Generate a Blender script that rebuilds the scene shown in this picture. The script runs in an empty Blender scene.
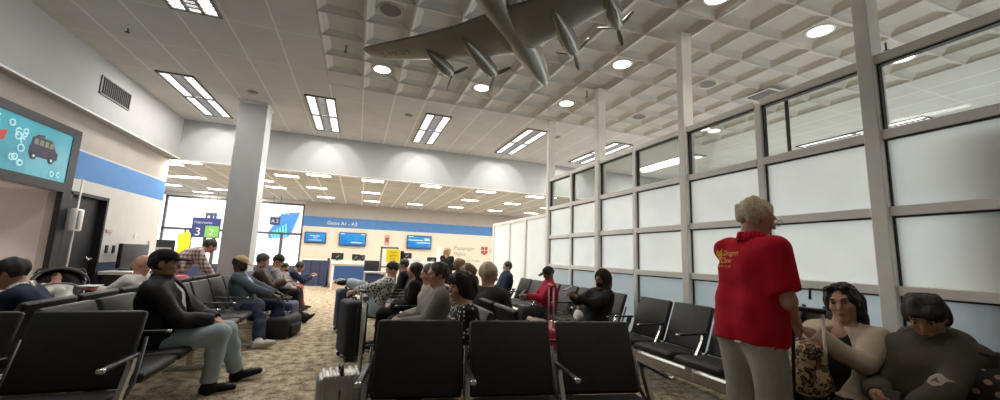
import bpy, bmesh, math, random
import numpy as np
from math import radians, sin, cos, pi, hypot, atan2
from mathutils import Vector, Matrix
from mathutils.bvhtree import BVHTree
random.seed(7); np.random.seed(7)
SC = bpy.context.scene
COL = SC.collection
H = 1.30                      # eye height
CEIL = 4.21; FARCEIL = 3.25; YB = 10.86; YF = 17.6; XP = 3.7; XL = -4.2; XE = 10.9

# ------------------------------------------------------------------ camera
yaw, pitch, roll, FPX = radians(19.49), radians(8.21), radians(2.13), 394.56
fwd = Vector((sin(yaw)*cos(pitch), cos(yaw)*cos(pitch), sin(pitch)))
rt = Vector((cos(yaw), -sin(yaw), 0)); upv = rt.cross(fwd)
r2 = rt*cos(roll) + upv*sin(roll); u2 = upv*cos(roll) - rt*sin(roll)
cam = bpy.data.cameras.new('camera'); camo = bpy.data.objects.new('camera', cam); COL.objects.link(camo)
M = Matrix.Identity(4)
for i in range(3):
    M[i][0] = r2[i]; M[i][1] = u2[i]; M[i][2] = -fwd[i]
M[2][3] = H
camo.matrix_world = M
cam.sensor_fit = 'HORIZONTAL'; cam.sensor_width = 36.0; cam.lens = 36.0*FPX/1000.0
cam.clip_start = 0.05; cam.clip_end = 300
SC.camera = camo

# ------------------------------------------------------------------ materials
MATS = {}
def mat(name, col, rough=.6, metal=0, nscale=0, namt=0, bump=0, bscale=60, spec=.5, emit=0, alpha=None):
    if name in MATS: return MATS[name]
    m = bpy.data.materials.new(name); m.use_nodes = True
    nt = m.node_tree; b = nt.nodes['Principled BSDF']
    b.inputs['Base Color'].default_value = (*col, 1); b.inputs['Roughness'].default_value = rough
    b.inputs['Metallic'].default_value = metal; b.inputs['Specular IOR Level'].default_value = spec
    tc = nt.nodes.new('ShaderNodeTexCoord')
    if namt:
        n = nt.nodes.new('ShaderNodeTexNoise'); n.inputs['Scale'].default_value = nscale or 8; n.inputs['Detail'].default_value = 4
        nt.links.new(tc.outputs['Object'], n.inputs['Vector'])
        r = nt.nodes.new('ShaderNodeMapRange'); r.inputs[1].default_value = .3; r.inputs[2].default_value = .7
        r.inputs[3].default_value = 1-namt; r.inputs[4].default_value = 1+namt
        nt.links.new(n.outputs['Fac'], r.inputs[0])
        mx = nt.nodes.new('ShaderNodeVectorMath'); mx.operation = 'SCALE'; mx.inputs[0].default_value = col
        nt.links.new(r.outputs[0], mx.inputs['Scale']); nt.links.new(mx.outputs[0], b.inputs['Base Color'])
    if bump:
        n2 = nt.nodes.new('ShaderNodeTexNoise'); n2.inputs['Scale'].default_value = bscale; n2.inputs['Detail'].default_value = 3
        nt.links.new(tc.outputs['Object'], n2.inputs['Vector'])
        bp = nt.nodes.new('ShaderNodeBump'); bp.inputs['Strength'].default_value = bump; bp.inputs['Distance'].default_value = .01
        nt.links.new(n2.outputs['Fac'], bp.inputs['Height']); nt.links.new(bp.outputs[0], b.inputs['Normal'])
    if emit:
        b.inputs['Emission Color'].default_value = (*col, 1); b.inputs['Emission Strength'].default_value = emit
    MATS[name] = m; return m
def nodes(name):
    m = bpy.data.materials.new(name); m.use_nodes = True; MATS[name] = m
    nt = m.node_tree; b = nt.nodes.get('Principled BSDF'); tc = nt.nodes.new('ShaderNodeTexCoord')
    return m, nt, b, tc
def ramp(nt, fac, stops, const=False):
    r = nt.nodes.new('ShaderNodeValToRGB')
    if const: r.color_ramp.interpolation = 'CONSTANT'
    els = r.color_ramp.elements
    while len(els) < len(stops): els.new(.5)
    for e, (p, c) in zip(els, stops): e.position = p; e.color = (*c, 1)
    nt.links.new(fac, r.inputs[0]); return r.outputs[0]
def mth(nt, op, a, b=None):
    n = nt.nodes.new('ShaderNodeMath'); n.operation = op
    for i, v in enumerate((a, b)):
        if v is None: continue
        if isinstance(v, (int, float)): n.inputs[i].default_value = v
        else: nt.links.new(v, n.inputs[i])
    return n.outputs[0]
def mixc(nt, fac, a, b):
    n = nt.nodes.new('ShaderNodeMix'); n.data_type = 'RGBA'
    for s, v in ((0, fac), (6, a), (7, b)):
        if isinstance(v, (int, float)): n.inputs[s].default_value = v
        elif isinstance(v, tuple): n.inputs[s].default_value = (*v, 1)
        else: nt.links.new(v, n.inputs[s])
    return n.outputs[2]
def noise(nt, tc, scale, detail=3, coord='Object', rough=.5):
    n = nt.nodes.new('ShaderNodeTexNoise'); n.inputs['Scale'].default_value = scale; n.inputs['Detail'].default_value = detail
    n.inputs['Roughness'].default_value = rough
    nt.links.new(tc.outputs[coord], n.inputs['Vector']); return n.outputs['Fac']
def sepxyz(nt, tc, coord='Object'):
    s = nt.nodes.new('ShaderNodeSeparateXYZ'); nt.links.new(tc.outputs[coord], s.inputs[0]); return s.outputs
def linemask(nt, v, period, width, off=0.0):
    a = mth(nt, 'ADD', v, 1000*period+off); f = mth(nt, 'MODULO', a, period)
    return mth(nt, 'LESS_THAN', f, width)

def m_carpet():
    m, nt, b, tc = nodes('carpet')
    n1 = noise(nt, tc, 9, 5, rough=.7); n2 = noise(nt, tc, 55, 3); n3 = noise(nt, tc, 1.3, 2)
    c1 = ramp(nt, n1, [(.34, (.17, .125, .08)), (.46, (.36, .29, .195)), (.56, (.54, .455, .325)), (.68, (.66, .58, .44))])
    c2 = ramp(nt, n2, [(.35, (.62, .6, .58)), (.65, (1.2, 1.2, 1.2))])
    mx = nt.nodes.new('ShaderNodeMix'); mx.data_type = 'RGBA'; mx.blend_type = 'MULTIPLY'; mx.inputs[0].default_value = 1
    nt.links.new(c1, mx.inputs[6]); nt.links.new(c2, mx.inputs[7])
    nt.links.new(mx.outputs[2], b.inputs['Base Color']); b.inputs['Roughness'].default_value = .95
    b.inputs['Specular IOR Level'].default_value = .1
    bp = nt.nodes.new('ShaderNodeBump'); bp.inputs['Strength'].default_value = .5; bp.inputs['Distance'].default_value = .01
    nt.links.new(n2, bp.inputs['Height']); nt.links.new(bp.outputs[0], b.inputs['Normal'])
    return m
def m_tile(name, base, line, px, py, w, ox=0, oy=0, namt=.05):
    m, nt, b, tc = nodes(name)
    s = sepxyz(nt, tc)
    l = mth(nt, 'MAXIMUM', linemask(nt, s[0], px, w, ox), mth(nt, 'MULTIPLY', linemask(nt, s[1], py, w, oy), .55))
    n = noise(nt, tc, 2.2, 3); n2 = noise(nt, tc, 160, 2)
    c = ramp(nt, n, [(.3, tuple(x*(1-namt) for x in base)), (.7, tuple(x*(1+namt) for x in base))])
    nt.links.new(mixc(nt, l, c, line), b.inputs['Base Color']); b.inputs['Roughness'].default_value = .9
    b.inputs['Specular IOR Level'].default_value = .15
    bp = nt.nodes.new('ShaderNodeBump'); bp.inputs['Strength'].default_value = .12; bp.inputs['Distance'].default_value = .004
    nt.links.new(n2, bp.inputs['Height']); nt.links.new(bp.outputs[0], b.inputs['Normal'])
    return m
def m_glass(name, tint=(1, 1, 1), gloss=.12):
    m, nt, b, tc = nodes(name); nt.nodes.remove(b)
    t = nt.nodes.new('ShaderNodeBsdfTransparent'); t.inputs[0].default_value = (*tint, 1)
    g = nt.nodes.new('ShaderNodeBsdfGlossy'); g.inputs['Roughness'].default_value = .02
    lw = nt.nodes.new('ShaderNodeFresnel'); lw.inputs[0].default_value = 1.45
    mx = nt.nodes.new('ShaderNodeMixShader'); nt.links.new(mth(nt, 'MINIMUM', mth(nt, 'MULTIPLY', lw.outputs[0], gloss*8), .6), mx.inputs[0])
    nt.links.new(t.outputs[0], mx.inputs[1]); nt.links.new(g.outputs[0], mx.inputs[2])
    nt.links.new(mx.outputs[0], nt.nodes['Material Output'].inputs[0]); return m
def m_frost(name, col, trans=.16, diff=.25):
    m, nt, b, tc = nodes(name); nt.nodes.remove(b)
    s = sepxyz(nt, tc)
    n = noise(nt, tc, 3.0, 4); n2 = noise(nt, tc, 220, 2)
    c = ramp(nt, n, [(.25, tuple(x*.93 for x in col)), (.75, col)])
    tl = nt.nodes.new('ShaderNodeBsdfTranslucent'); nt.links.new(c, tl.inputs[0])
    d = nt.nodes.new('ShaderNodeBsdfDiffuse'); nt.links.new(c, d.inputs[0])
    t = nt.nodes.new('ShaderNodeBsdfTransparent')
    g = nt.nodes.new('ShaderNodeBsdfGlossy'); g.inputs['Roughness'].default_value = .18
    m1 = nt.nodes.new('ShaderNodeMixShader'); m1.inputs[0].default_value = diff
    nt.links.new(tl.outputs[0], m1.inputs[1]); nt.links.new(d.outputs[0], m1.inputs[2])
    m2 = nt.nodes.new('ShaderNodeMixShader'); m2.inputs[0].default_value = trans
    nt.links.new(m1.outputs[0], m2.inputs[1]); nt.links.new(t.outputs[0], m2.inputs[2])
    m3 = nt.nodes.new('ShaderNodeMixShader'); m3.inputs[0].default_value = .05
    nt.links.new(m2.outputs[0], m3.inputs[1]); nt.links.new(g.outputs[0], m3.inputs[2])
    nt.links.new(m3.outputs[0], nt.nodes['Material Output'].inputs[0]); return m
def m_emit(name, col, st):
    m, nt, b, tc = nodes(name); nt.nodes.remove(b)
    e = nt.nodes.new('ShaderNodeEmission'); e.inputs[1].default_value = st
    n = noise(nt, tc, 5, 2)
    nt.links.new(ramp(nt, n, [(.2, tuple(x*.94 for x in col)), (.8, col)]), e.inputs[0])
    nt.links.new(e.outputs[0], nt.nodes['Material Output'].inputs[0]); return m
def m_plaid(name):
    m, nt, b, tc = nodes(name); s = sepxyz(nt, tc)
    v = mth(nt, 'ADD', s[0], s[1])
    a = linemask(nt, v, .07, .03); c = linemask(nt, s[2], .07, .03); a2 = linemask(nt, v, .07, .008, .045); c2 = linemask(nt, s[2], .07, .008, .045)
    f = mixc(nt, mth(nt, 'MULTIPLY', mth(nt, 'ADD', a, c), .5), (.75, .68, .66), (.16, .05, .06))
    f = mixc(nt, mth(nt, 'MAXIMUM', a2, c2), f, (.5, .12, .14))
    nt.links.new(f, b.inputs['Base Color']); b.inputs['Roughness'].default_value = .9; return m
def m_dots(name, base, dot, scale, thr, rnd=.6):
    m, nt, b, tc = nodes(name)
    v = nt.nodes.new('ShaderNodeTexVoronoi'); v.inputs['Scale'].default_value = scale; v.inputs['Randomness'].default_value = rnd
    nt.links.new(tc.outputs['Object'], v.inputs['Vector'])
    nt.links.new(mixc(nt, mth(nt, 'LESS_THAN', v.outputs['Distance'], thr), base, dot), b.inputs['Base Color'])
    b.inputs['Roughness'].default_value = .85; return m
def m_leopard(name):
    m, nt, b, tc = nodes(name)
    v = nt.nodes.new('ShaderNodeTexVoronoi'); v.inputs['Scale'].default_value = 26; v.feature = 'F1'
    nz = nt.nodes.new('ShaderNodeTexNoise'); nz.inputs['Scale'].default_value = 30
    nt.links.new(tc.outputs['Object'], nz.inputs['Vector'])
    mx = nt.nodes.new('ShaderNodeMix'); mx.data_type = 'RGBA'; mx.inputs[0].default_value = .06
    nt.links.new(tc.outputs['Object'], mx.inputs[6]); nt.links.new(nz.outputs['Color'], mx.inputs[7]); nt.links.new(mx.outputs[2], v.inputs['Vector'])
    c = ramp(nt, v.outputs['Distance'], [(0, (.20, .10, .04)), (.28, (.22, .11, .05)), (.34, (.012, .009, .008)), (.52, (.5, .38, .22))], True)
    nt.links.new(c, b.inputs['Base Color']); b.inputs['Roughness'].default_value = .8; return m
def m_stripe(name, a, c, axis, period, width, off=0):
    m, nt, b, tc = nodes(name); s = sepxyz(nt, tc)
    nt.links.new(mixc(nt, linemask(nt, s[axis], period, width, off), a, c), b.inputs['Base Color']); b.inputs['Roughness'].default_value = .8; return m
def m_screen(name, kind):
    m, nt, b, tc = nodes(name); nt.nodes.remove(b); s = sepxyz(nt, tc)
    n = noise(nt, tc, 2, 2)
    c = ramp(nt, n, [(.3, (.03, .22, .62)), (.7, (.06, .42, .85))])
    e = nt.nodes.new('ShaderNodeEmission'); e.inputs[1].default_value = 1.0
    nt.links.new(c, e.inputs[0]); nt.links.new(e.outputs[0], nt.nodes['Material Output'].inputs[0]); return m
def m_wood_seat(): pass

CARPET = m_carpet()
CEILM = m_tile('ceiling_tile', (.55, .54, .525), (.74, .73, .715), .567, 1.134, .022, .707, 0)
FARCEILM = m_tile('far_ceiling_tile', (.55, .53, .51), (.86, .85, .83), .61, .61, .045, 0, 0, .12)
COFFER = mat('coffer_tile', (.54, .525, .495), .9, nscale=3, namt=.05, bump=.15, bscale=120, spec=.1)
WALLGREY = mat('wall_paint_warm_grey', (.44, .40, .36), .8, nscale=3, namt=.04, spec=.2)
SOFFIT = mat('soffit_paint', (.45, .45, .44), .8, nscale=2, namt=.03, spec=.2)
WALLWHITE = mat('wall_paint_white', (.60, .59, .56), .7, nscale=4, namt=.03, spec=.25)
CREAM = mat('wall_paint_cream', (.80, .71, .58), .7, nscale=4, namt=.03, spec=.25)
BLUEBAND = mat('blue_band_paint', (.07, .225, .52), .6, nscale=6, namt=.05)
NAVY = mat('navy_panel', (.035, .048, .12), .55, nscale=6, namt=.08)
BLACKP = mat('black_paint', (.012, .012, .014), .45, nscale=10, namt=.1)
WHITEP = mat('white_paint', (.82, .81, .78), .45, nscale=10, namt=.03)
ALU = mat('painted_aluminium', (.90, .87, .82), .45, .1, nscale=5, namt=.03)
ALUD = mat('dark_gasket', (.04, .038, .036), .6, nscale=9, namt=.1)
COLUMN = mat('column_metal', (.58, .585, .58), .42, .15, nscale=2.5, namt=.05)
STEEL = mat('polished_steel', (.62, .61, .59), .25, .9, nscale=12, namt=.05)
STEELD = mat('dark_steel', (.10, .10, .10), .4, .7, nscale=12, namt=.1)
VINYL = mat('black_vinyl', (.021, .019, .018), .5, nscale=20, namt=.15, bump=.2, bscale=350, spec=.42)
VINYLE = mat('seat_edge_trim', (.07, .068, .066), .4, nscale=20, namt=.1)
GLASS = m_glass('clear_glass', (.90, .92, .90), .055)
WINGLASS = m_glass('window_glass', (.97, .99, 1.0), .08)
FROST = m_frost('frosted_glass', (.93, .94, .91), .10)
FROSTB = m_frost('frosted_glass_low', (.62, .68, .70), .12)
SKIN = {k: mat('skin_'+k, c, .55, nscale=30, namt=.06, bump=.08, bscale=200) for k, c in
        dict(light=(.56, .33, .23), pink=(.58, .30, .22), tan=(.44, .24, .15), olive=(.46, .27, .18), brown=(.22, .11, .065), dark=(.06, .033, .022)).items()}

# ------------------------------------------------------------------ object helpers
def empty(name, loc=(0, 0, 0), rz=0, label=None, cat=None, group=None, kind=None, parent=None, scale=1):
    o = bpy.data.objects.new(name, None); COL.objects.link(o); o.location = loc; o.rotation_euler = (0, 0, rz)
    o.scale = (scale,)*3; o.empty_display_size = .1
    if parent: o.parent = parent
    return tag(o, label, cat, group, kind)
def tag(o, label=None, cat=None, group=None, kind=None):
    for k, v in (('label', label), ('category', cat), ('group', group), ('kind', kind)):
        if v: o[k] = v
    return o
def meshobj(name, me, m, parent=None, smooth=True):
    o = bpy.data.objects.new(name, me); COL.objects.link(o)
    if m is not None:
        for mm in (m if isinstance(m, (list, tuple)) else [m]): me.materials.append(mm)
    if smooth and len(me.polygons): me.polygons.foreach_set('use_smooth', [True]*len(me.polygons))
    if parent: o.parent = parent
    return o
class MB:
    def __init__(s): s.bm = bmesh.new()
    def _add(s, vs, fs, mi=0):
        v = [s.bm.verts.new(p) for p in vs]
        for f in fs:
            try: s.bm.faces.new([v[i] for i in f]).material_index = mi
            except ValueError: pass
        return s
    def box(s, lo, hi, mi=0, mtx=None):
        x0, y0, z0 = lo; x1, y1, z1 = hi
        vs = [Vector(p) for p in ((x0,y0,z0),(x1,y0,z0),(x1,y1,z0),(x0,y1,z0),(x0,y0,z1),(x1,y0,z1),(x1,y1,z1),(x0,y1,z1))]
        if mtx is not None: vs = [mtx @ v for v in vs]
        return s._add(vs, [(3,2,1,0),(4,5,6,7),(0,1,5,4),(1,2,6,5),(2,3,7,6),(3,0,4,7)], mi)
    def rbox(s, lo, hi, r=.01, mi=0, mtx=None, seg=2):
        t = bmesh.new(); m2 = MB.__new__(MB); m2.bm = t; m2.box(lo, hi, mi)
        bmesh.ops.bevel(t, geom=list(t.edges), offset=r, segments=seg, affect='EDGES', profile=.5)
        if mtx is not None: bmesh.ops.transform(t, matrix=mtx, verts=t.verts)
        return s.merge(t, mi)
    def merge(s, t, mi=0):
        t.verts.index_update(); vs = [v.co.copy() for v in t.verts]
        fs = [[v.index for v in f.verts] for f in t.faces]; t.free()
        return s._add(vs, fs, mi)
    def quad(s, pts, mi=0): return s._add([Vector(p) for p in pts], [tuple(range(len(pts)))], mi)
    def loft(s, rings, cap=True, mi=0, closed=True):
        n = len(rings[0]); vs = [Vector(p) for r in rings for p in r]; fs = []
        for i in range(len(rings)-1):
            for j in range(n if closed else n-1):
                k = (j+1) % n; fs.append((i*n+j, i*n+k, (i+1)*n+k, (i+1)*n+j))
        if cap and closed: fs += [tuple(range(n))[::-1], tuple(range((len(rings)-1)*n, len(rings)*n))]
        return s._add(vs, fs, mi)
    def tube(s, pts, r, n=8, mi=0, cap=True):
        pts = [Vector(p) for p in pts]; rs = r if isinstance(r, (list, tuple)) else [r]*len(pts); rings = []; ref = None
        for i, p in enumerate(pts):
            d = (pts[min(i+1, len(pts)-1)] - pts[max(i-1, 0)]).normalized()
            if ref is None: ref = d.orthogonal().normalized()
            ref = (ref - d*ref.dot(d)).normalized(); b = d.cross(ref)
            rings.append([p + (ref*cos(2*pi*j/n) + b*sin(2*pi*j/n))*rs[i] for j in range(n)])
        return s.loft(rings, cap, mi)
    def lathe(s, prof, c=(0,0,0), axis='z', n=20, mi=0):
        c = Vector(c); rings = []
        for r, h in prof:
            ring = []
            for j in range(n):
                a = 2*pi*j/n; x, y = r*cos(a), r*sin(a)
                ring.append(c + Vector({'z': (x, y, h), 'x': (h, x, y), 'y': (y, h, x)}[axis]))
            rings.append(ring)
        return s.loft(rings, True, mi)
    def build(s, name, m, parent=None, smooth=False, xf=None):
        bmesh.ops.recalc_face_normals(s.bm, faces=s.bm.faces)
        me = bpy.data.meshes.new(name)
        if xf is not None: bmesh.ops.transform(s.bm, matrix=xf, verts=s.bm.verts)
        s.bm.to_mesh(me); s.bm.free()
        return meshobj(name, me, m, parent, smooth)
def struct(o, name=None): o['kind'] = 'structure'; return o
def copy_tree(o, parent=None):
    c = o.copy(); COL.objects.link(c)
    if parent: c.parent = parent; c.matrix_parent_inverse = o.matrix_parent_inverse
    for ch in [x for x in bpy.data.objects if x.parent == o]: copy_tree(ch, c)
    return c
def textmesh(txt, size, spacing=1.0, align='LEFT', lines=1.0):
    cu = bpy.data.curves.new('txt', 'FONT'); cu.body = txt; cu.size = size; cu.align_x = align; cu.space_character = spacing; cu.space_line = lines
    o = bpy.data.objects.new('txt', cu); COL.objects.link(o)
    dg = bpy.context.evaluated_depsgraph_get(); me = bpy.data.meshes.new_from_object(o.evaluated_get(dg))
    bpy.data.objects.remove(o); bpy.data.curves.remove(cu); return me
def text(name, txt, size, m, origin, right, up, parent=None, align='LEFT', spacing=1.0, bold=.0):
    me = textmesh(txt, size, spacing, align)
    R = Vector(right).normalized(); U = Vector(up).normalized(); N = R.cross(U)
    X = Matrix(((R.x, U.x, N.x, origin[0]), (R.y, U.y, N.y, origin[1]), (R.z, U.z, N.z, origin[2]), (0, 0, 0, 1)))
    me.transform(X); me.materials.clear()
    return meshobj(name, me, m, parent, False)

# ------------------------------------------------------------------ implicit surfaces
def smin(a, b, k):
    if k <= 0: return np.minimum(a, b)
    h = np.clip(.5 + .5*(b-a)/k, 0, 1); return b*(1-h) + a*h - k*h*(1-h)
def V3(p): return np.array(p, dtype=np.float32)
class Field:
    def __init__(s): s.p = []; s.noise = []
    def cap(s, a, b, ra, rb=None, k=.02, op='add', flat=None, squash=None, ends=''):
        s.p.append(dict(t='c', a=V3(a), b=V3(b), ra=ra, rb=ra if rb is None else rb, k=k, op=op, ax=None if flat is None else V3(flat)/np.linalg.norm(flat), q=squash, ends=ends)); return s
    def ell(s, c, r, R=None, k=.02, op='add'):
        s.p.append(dict(t='e', c=V3(c), r=V3(r), R=None if R is None else np.array(R, np.float32), k=k, op=op)); return s
    def half(s, o, n, k=0.0, lo=None, hi=None):   # remove everything on the side n points to
        s.p.append(dict(t='h', o=V3(o), n=V3(n)/np.linalg.norm(n), k=k, op='clip')); return s
    def mesh(s, name, h, amp=0, freq=14, amp2=0, freq2=40, seed=0, stretch=(1, 1, 1), clip=.013):
        lo = np.full(3, 9e9); hi = -lo
        for p in s.p:
            if p['op'] != 'add': continue
            if p['t'] == 'c':
                r = max(p['ra'], p['rb'])
                lo = np.minimum(lo, np.minimum(p['a'], p['b'])-r); hi = np.maximum(hi, np.maximum(p['a'], p['b'])+r)
            else:
                r = p['r'].max(); lo = np.minimum(lo, p['c']-r); hi = np.maximum(hi, p['c']+r)
        lo -= 4*h+.01; hi += 4*h+.01
        n = np.ceil((hi-lo)/h).astype(int)+1
        ax = [(lo[i]+h*np.arange(n[i])).astype(np.float32) for i in range(3)]
        F = np.full(n, .25, np.float32)
        for p in s.p:
            if p['t'] == 'h':
                d = (ax[0][:, None, None]-p['o'][0])*p['n'][0] + (ax[1][None, :, None]-p['o'][1])*p['n'][1] + (ax[2][None, None, :]-p['o'][2])*p['n'][2]
                F = np.maximum(F, d) if p['k'] <= 0 else -smin(-F, -d, p['k']); continue
            mg = p['k'] + 3.5*h
            if p['t'] == 'c':
                r = max(p['ra'], p['rb'])+mg; l = np.minimum(p['a'], p['b'])-r; u = np.maximum(p['a'], p['b'])+r
            else:
                r = p['r'].max()*1.02+mg; l = p['c']-r; u = p['c']+r
            i0 = np.clip(((l-lo)/h).astype(int), 0, n-1); i1 = np.clip(((u-lo)/h).astype(int)+2, 1, n)
            if (i1 <= i0).any(): continue
            X = ax[0][i0[0]:i1[0], None, None]; Y = ax[1][None, i0[1]:i1[1], None]; Z = ax[2][None, None, i0[2]:i1[2]]
            if p['t'] == 'c':
                ba = p['b']-p['a']; L2 = float(ba@ba)+1e-9
                px, py, pz = X-p['a'][0], Y-p['a'][1], Z-p['a'][2]
                t = (px*ba[0]+py*ba[1]+pz*ba[2])/L2; tc = np.clip(t, 0, 1)
                qx, qy, qz = px-tc*ba[0], py-tc*ba[1], pz-tc*ba[2]
                if p['ax'] is not None:
                    w = p['ax']; dt = qx*w[0]+qy*w[1]+qz*w[2]; e = (1/p['q']-1)*dt
                    qx, qy, qz = qx+e*w[0], qy+e*w[1], qz+e*w[2]
                d = np.sqrt(qx*qx+qy*qy+qz*qz) - (p['ra']+(p['rb']-p['ra'])*tc)
                if p['ax'] is not None: d = d*(p['q'] if p['q'] < 1 else 1)
                L = math.sqrt(L2)
                if 'a' in p['ends']: d = np.maximum(d, -t*L)
                if 'b' in p['ends']: d = np.maximum(d, (t-1)*L)
            else:
                px, py, pz = X-p['c'][0], Y-p['c'][1], Z-p['c'][2]
                if p['R'] is not None:
                    R = p['R']   # columns = local axes
                    px, py, pz = (px*R[0,0]+py*R[1,0]+pz*R[2,0]), (px*R[0,1]+py*R[1,1]+pz*R[2,1]), (px*R[0,2]+py*R[1,2]+pz*R[2,2])
                q = np.sqrt((px/p['r'][0])**2+(py/p['r'][1])**2+(pz/p['r'][2])**2)
                q2 = np.sqrt((px/p['r'][0]**2)**2+(py/p['r'][1]**2)**2+(pz/p['r'][2]**2)**2)+1e-6
                d = q*(q-1)/q2
            sl = (slice(i0[0], i1[0]), slice(i0[1], i1[1]), slice(i0[2], i1[2]))
            if p['op'] == 'add': F[sl] = smin(F[sl], d, p['k'])
            else: F[sl] = -smin(-F[sl], d, p['k'])
        if amp or amp2:
            X, Y, Z = ax[0][:, None, None], ax[1][None, :, None], ax[2][None, None, :]
            sx, sy, sz = stretch; rs = np.random.RandomState(seed)
            NZ = np.zeros_like(F)
            for A, f0 in ((amp, freq), (amp2, freq2)):
                if not A: continue
                for q in range(5):
                    kx, ky, kz = rs.normal(size=3); f = f0*(.6+.8*rs.rand()); ph = rs.rand()*6.28
                    nn = math.sqrt(kx*kx+ky*ky+kz*kz)
                    NZ += (A*.5*np.sin(f*(kx*X*sx+ky*Y*sy+kz*Z*sz)/nn+ph)).astype(np.float32)
            F += np.clip(NZ, -clip, clip)
        return surfnet(name, F, lo, h)
def surfnet(name, F, lo, h):
    S = F < 0
    A = S[:-1,:-1,:-1]; any_ = np.zeros(A.shape, bool); all_ = np.ones(A.shape, bool)
    offs = [(i, j, k) for i in (0, 1) for j in (0, 1) for k in (0, 1)]
    nx, ny, nz = S.shape
    for i, j, k in offs:
        q = S[i:nx-1+i, j:ny-1+j, k:nz-1+k]; any_ |= q; all_ &= q
    act = any_ & ~all_; idx = np.argwhere(act)
    me = bpy.data.meshes.new(name)
    if len(idx) == 0: return me
    acc = np.zeros((len(idx), 3)); cnt = np.zeros(len(idx))
    C = {o: F[idx[:,0]+o[0], idx[:,1]+o[1], idx[:,2]+o[2]] for o in offs}
    for o in offs:
        for a in range(3):
            if o[a]: continue
            e = list(o); e[a] = 1; e = tuple(e); f0, f1 = C[o], C[e]; mk = (f0 < 0) != (f1 < 0)
            t = np.where(mk, f0/(f0-f1+1e-12), 0); p = np.zeros((len(idx), 3)); p[:] = o; p[:, a] += t
            acc[mk] += p[mk]; cnt[mk] += 1
    V = (idx + acc/cnt[:, None])*h + lo
    vid = -np.ones(A.shape, np.int64); vid[act] = np.arange(len(idx))
    Q = []
    for a in range(3):
        b, c = (a+1) % 3, (a+2) % 3
        sl0 = [slice(None)]*3; sl1 = [slice(None)]*3; sl0[a] = slice(0, -1); sl1[a] = slice(1, None)
        s0, s1 = S[tuple(sl0)], S[tuple(sl1)]
        E = np.argwhere(s0 != s1)
        E = E[(E[:, b] > 0) & (E[:, c] > 0) & (E[:, b] < S.shape[b]-1) & (E[:, c] < S.shape[c]-1)]
        inn = s0[E[:,0], E[:,1], E[:,2]]
        def cell(db, dc):
            e = E.copy(); e[:, b] -= db; e[:, c] -= dc; return vid[e[:,0], e[:,1], e[:,2]]
        q = np.stack([cell(1, 1), cell(0, 1), cell(0, 0), cell(1, 0)], 1)
        q[~inn] = q[~inn][:, ::-1]; Q.append(q)
    Q = np.concatenate(Q); Q = Q[(Q >= 0).all(1)]
    # light smoothing
    for it in range(2):
        sm = np.zeros_like(V); ct = np.zeros(len(V))
        for x, y in ((0, 1), (1, 2), (2, 3), (3, 0)):
            np.add.at(sm, Q[:, x], V[Q[:, y]]); np.add.at(sm, Q[:, y], V[Q[:, x]]); np.add.at(ct, Q[:, x], 1); np.add.at(ct, Q[:, y], 1)
        V = V*.6 + .4*sm/np.maximum(ct, 1)[:, None]
    me.vertices.add(len(V)); me.vertices.foreach_set('co', V.astype(np.float32).ravel())
    me.loops.add(len(Q)*4); me.loops.foreach_set('vertex_index', Q.astype(np.int32).ravel())
    me.polygons.add(len(Q)); me.polygons.foreach_set('loop_start', np.arange(0, len(Q)*4, 4, dtype=np.int32))
    me.polygons.foreach_set('use_smooth', [True]*len(Q))
    me.update(calc_edges=True); me.validate(); return me
# ================================================================== SETTING
def pixray(x, y):
    d = r2*((x-500)/FPX) - u2*((y-200)/FPX) + fwd
    return d
def at_y(x, y, Y): d = pixray(x, y); return Vector((0, 0, H)) + d*(Y/d.y)
def at_x(x, y, X): d = pixray(x, y); return Vector((0, 0, H)) + d*(X/d.x)
def at_z(x, y, Z): d = pixray(x, y); return Vector((0, 0, H)) + d*((Z-H)/d.z)

struct(MB().box((-9, -4, -.1), (11.2, 17.8, 0)).build('floor', CARPET))
# ---- flat ceiling around the coffered field
CX0, CX1, CY1, CY0, CP = -.707, 7.80, 7.26, -2.94, .567
b = MB()
for lo, hi in (((-4.2, -4, CEIL), (CX0, YB, CEIL+.05)), ((CX0, CY1, CEIL), (11, YB, CEIL+.05)), ((CX1, -4, CEIL), (11, CY1, CEIL+.05)), ((CX0, -4, CEIL), (CX1, CY0, CEIL+.05))):
    b.box(lo, hi)
struct(b.build('ceiling', CEILM))
# ---- coffered field
b = MB(); tb = MB()
nx_, ny_ = 15, 18
for i in range(nx_):
    for j in range(ny_):
        x0, y1 = CX0+i*CP, CY1-j*CP; x1, y0 = x0+CP, y1-CP
        if i == 0 and j == 0:
            b.quad([(x0,y0,CEIL),(x0,y1,CEIL),(x1,y1,CEIL),(x1,y0,CEIL)]); continue
        e, s_, d = .018, .105, .05
        r0 = [(x0,y0,CEIL),(x1,y0,CEIL),(x1,y1,CEIL),(x0,y1,CEIL)]
        r1 = [(x0+e,y0+e,CEIL+.004),(x1-e,y0+e,CEIL+.004),(x1-e,y1-e,CEIL+.004),(x0+e,y1-e,CEIL+.004)]
        r1b = [(x0+e+.02,y0+e+.02,CEIL+.02),(x1-e-.02,y0+e+.02,CEIL+.02),(x1-e-.02,y1-e-.02,CEIL+.02),(x0+e+.02,y1-e-.02,CEIL+.02)]
        r3 = [(x0+s_,y0+s_,CEIL+d),(x1-s_,y0+s_,CEIL+d),(x1-s_,y1-s_,CEIL+d),(x0+s_,y1-s_,CEIL+d)]
        b.loft([r0, r1, r1b, r3], cap=False); b.quad(r3)
co = struct(b.build('ceiling', COFFER))
for i in range(nx_+1): tb.box((CX0+i*CP-.008, CY0, CEIL-.004), (CX0+i*CP+.008, CY1, CEIL+.003))
for j in range(ny_+1): tb.box((CX0, CY1-j*CP-.008, CEIL-.0042), (CX1, CY1-j*CP+.008, CEIL+.0028))
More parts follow.
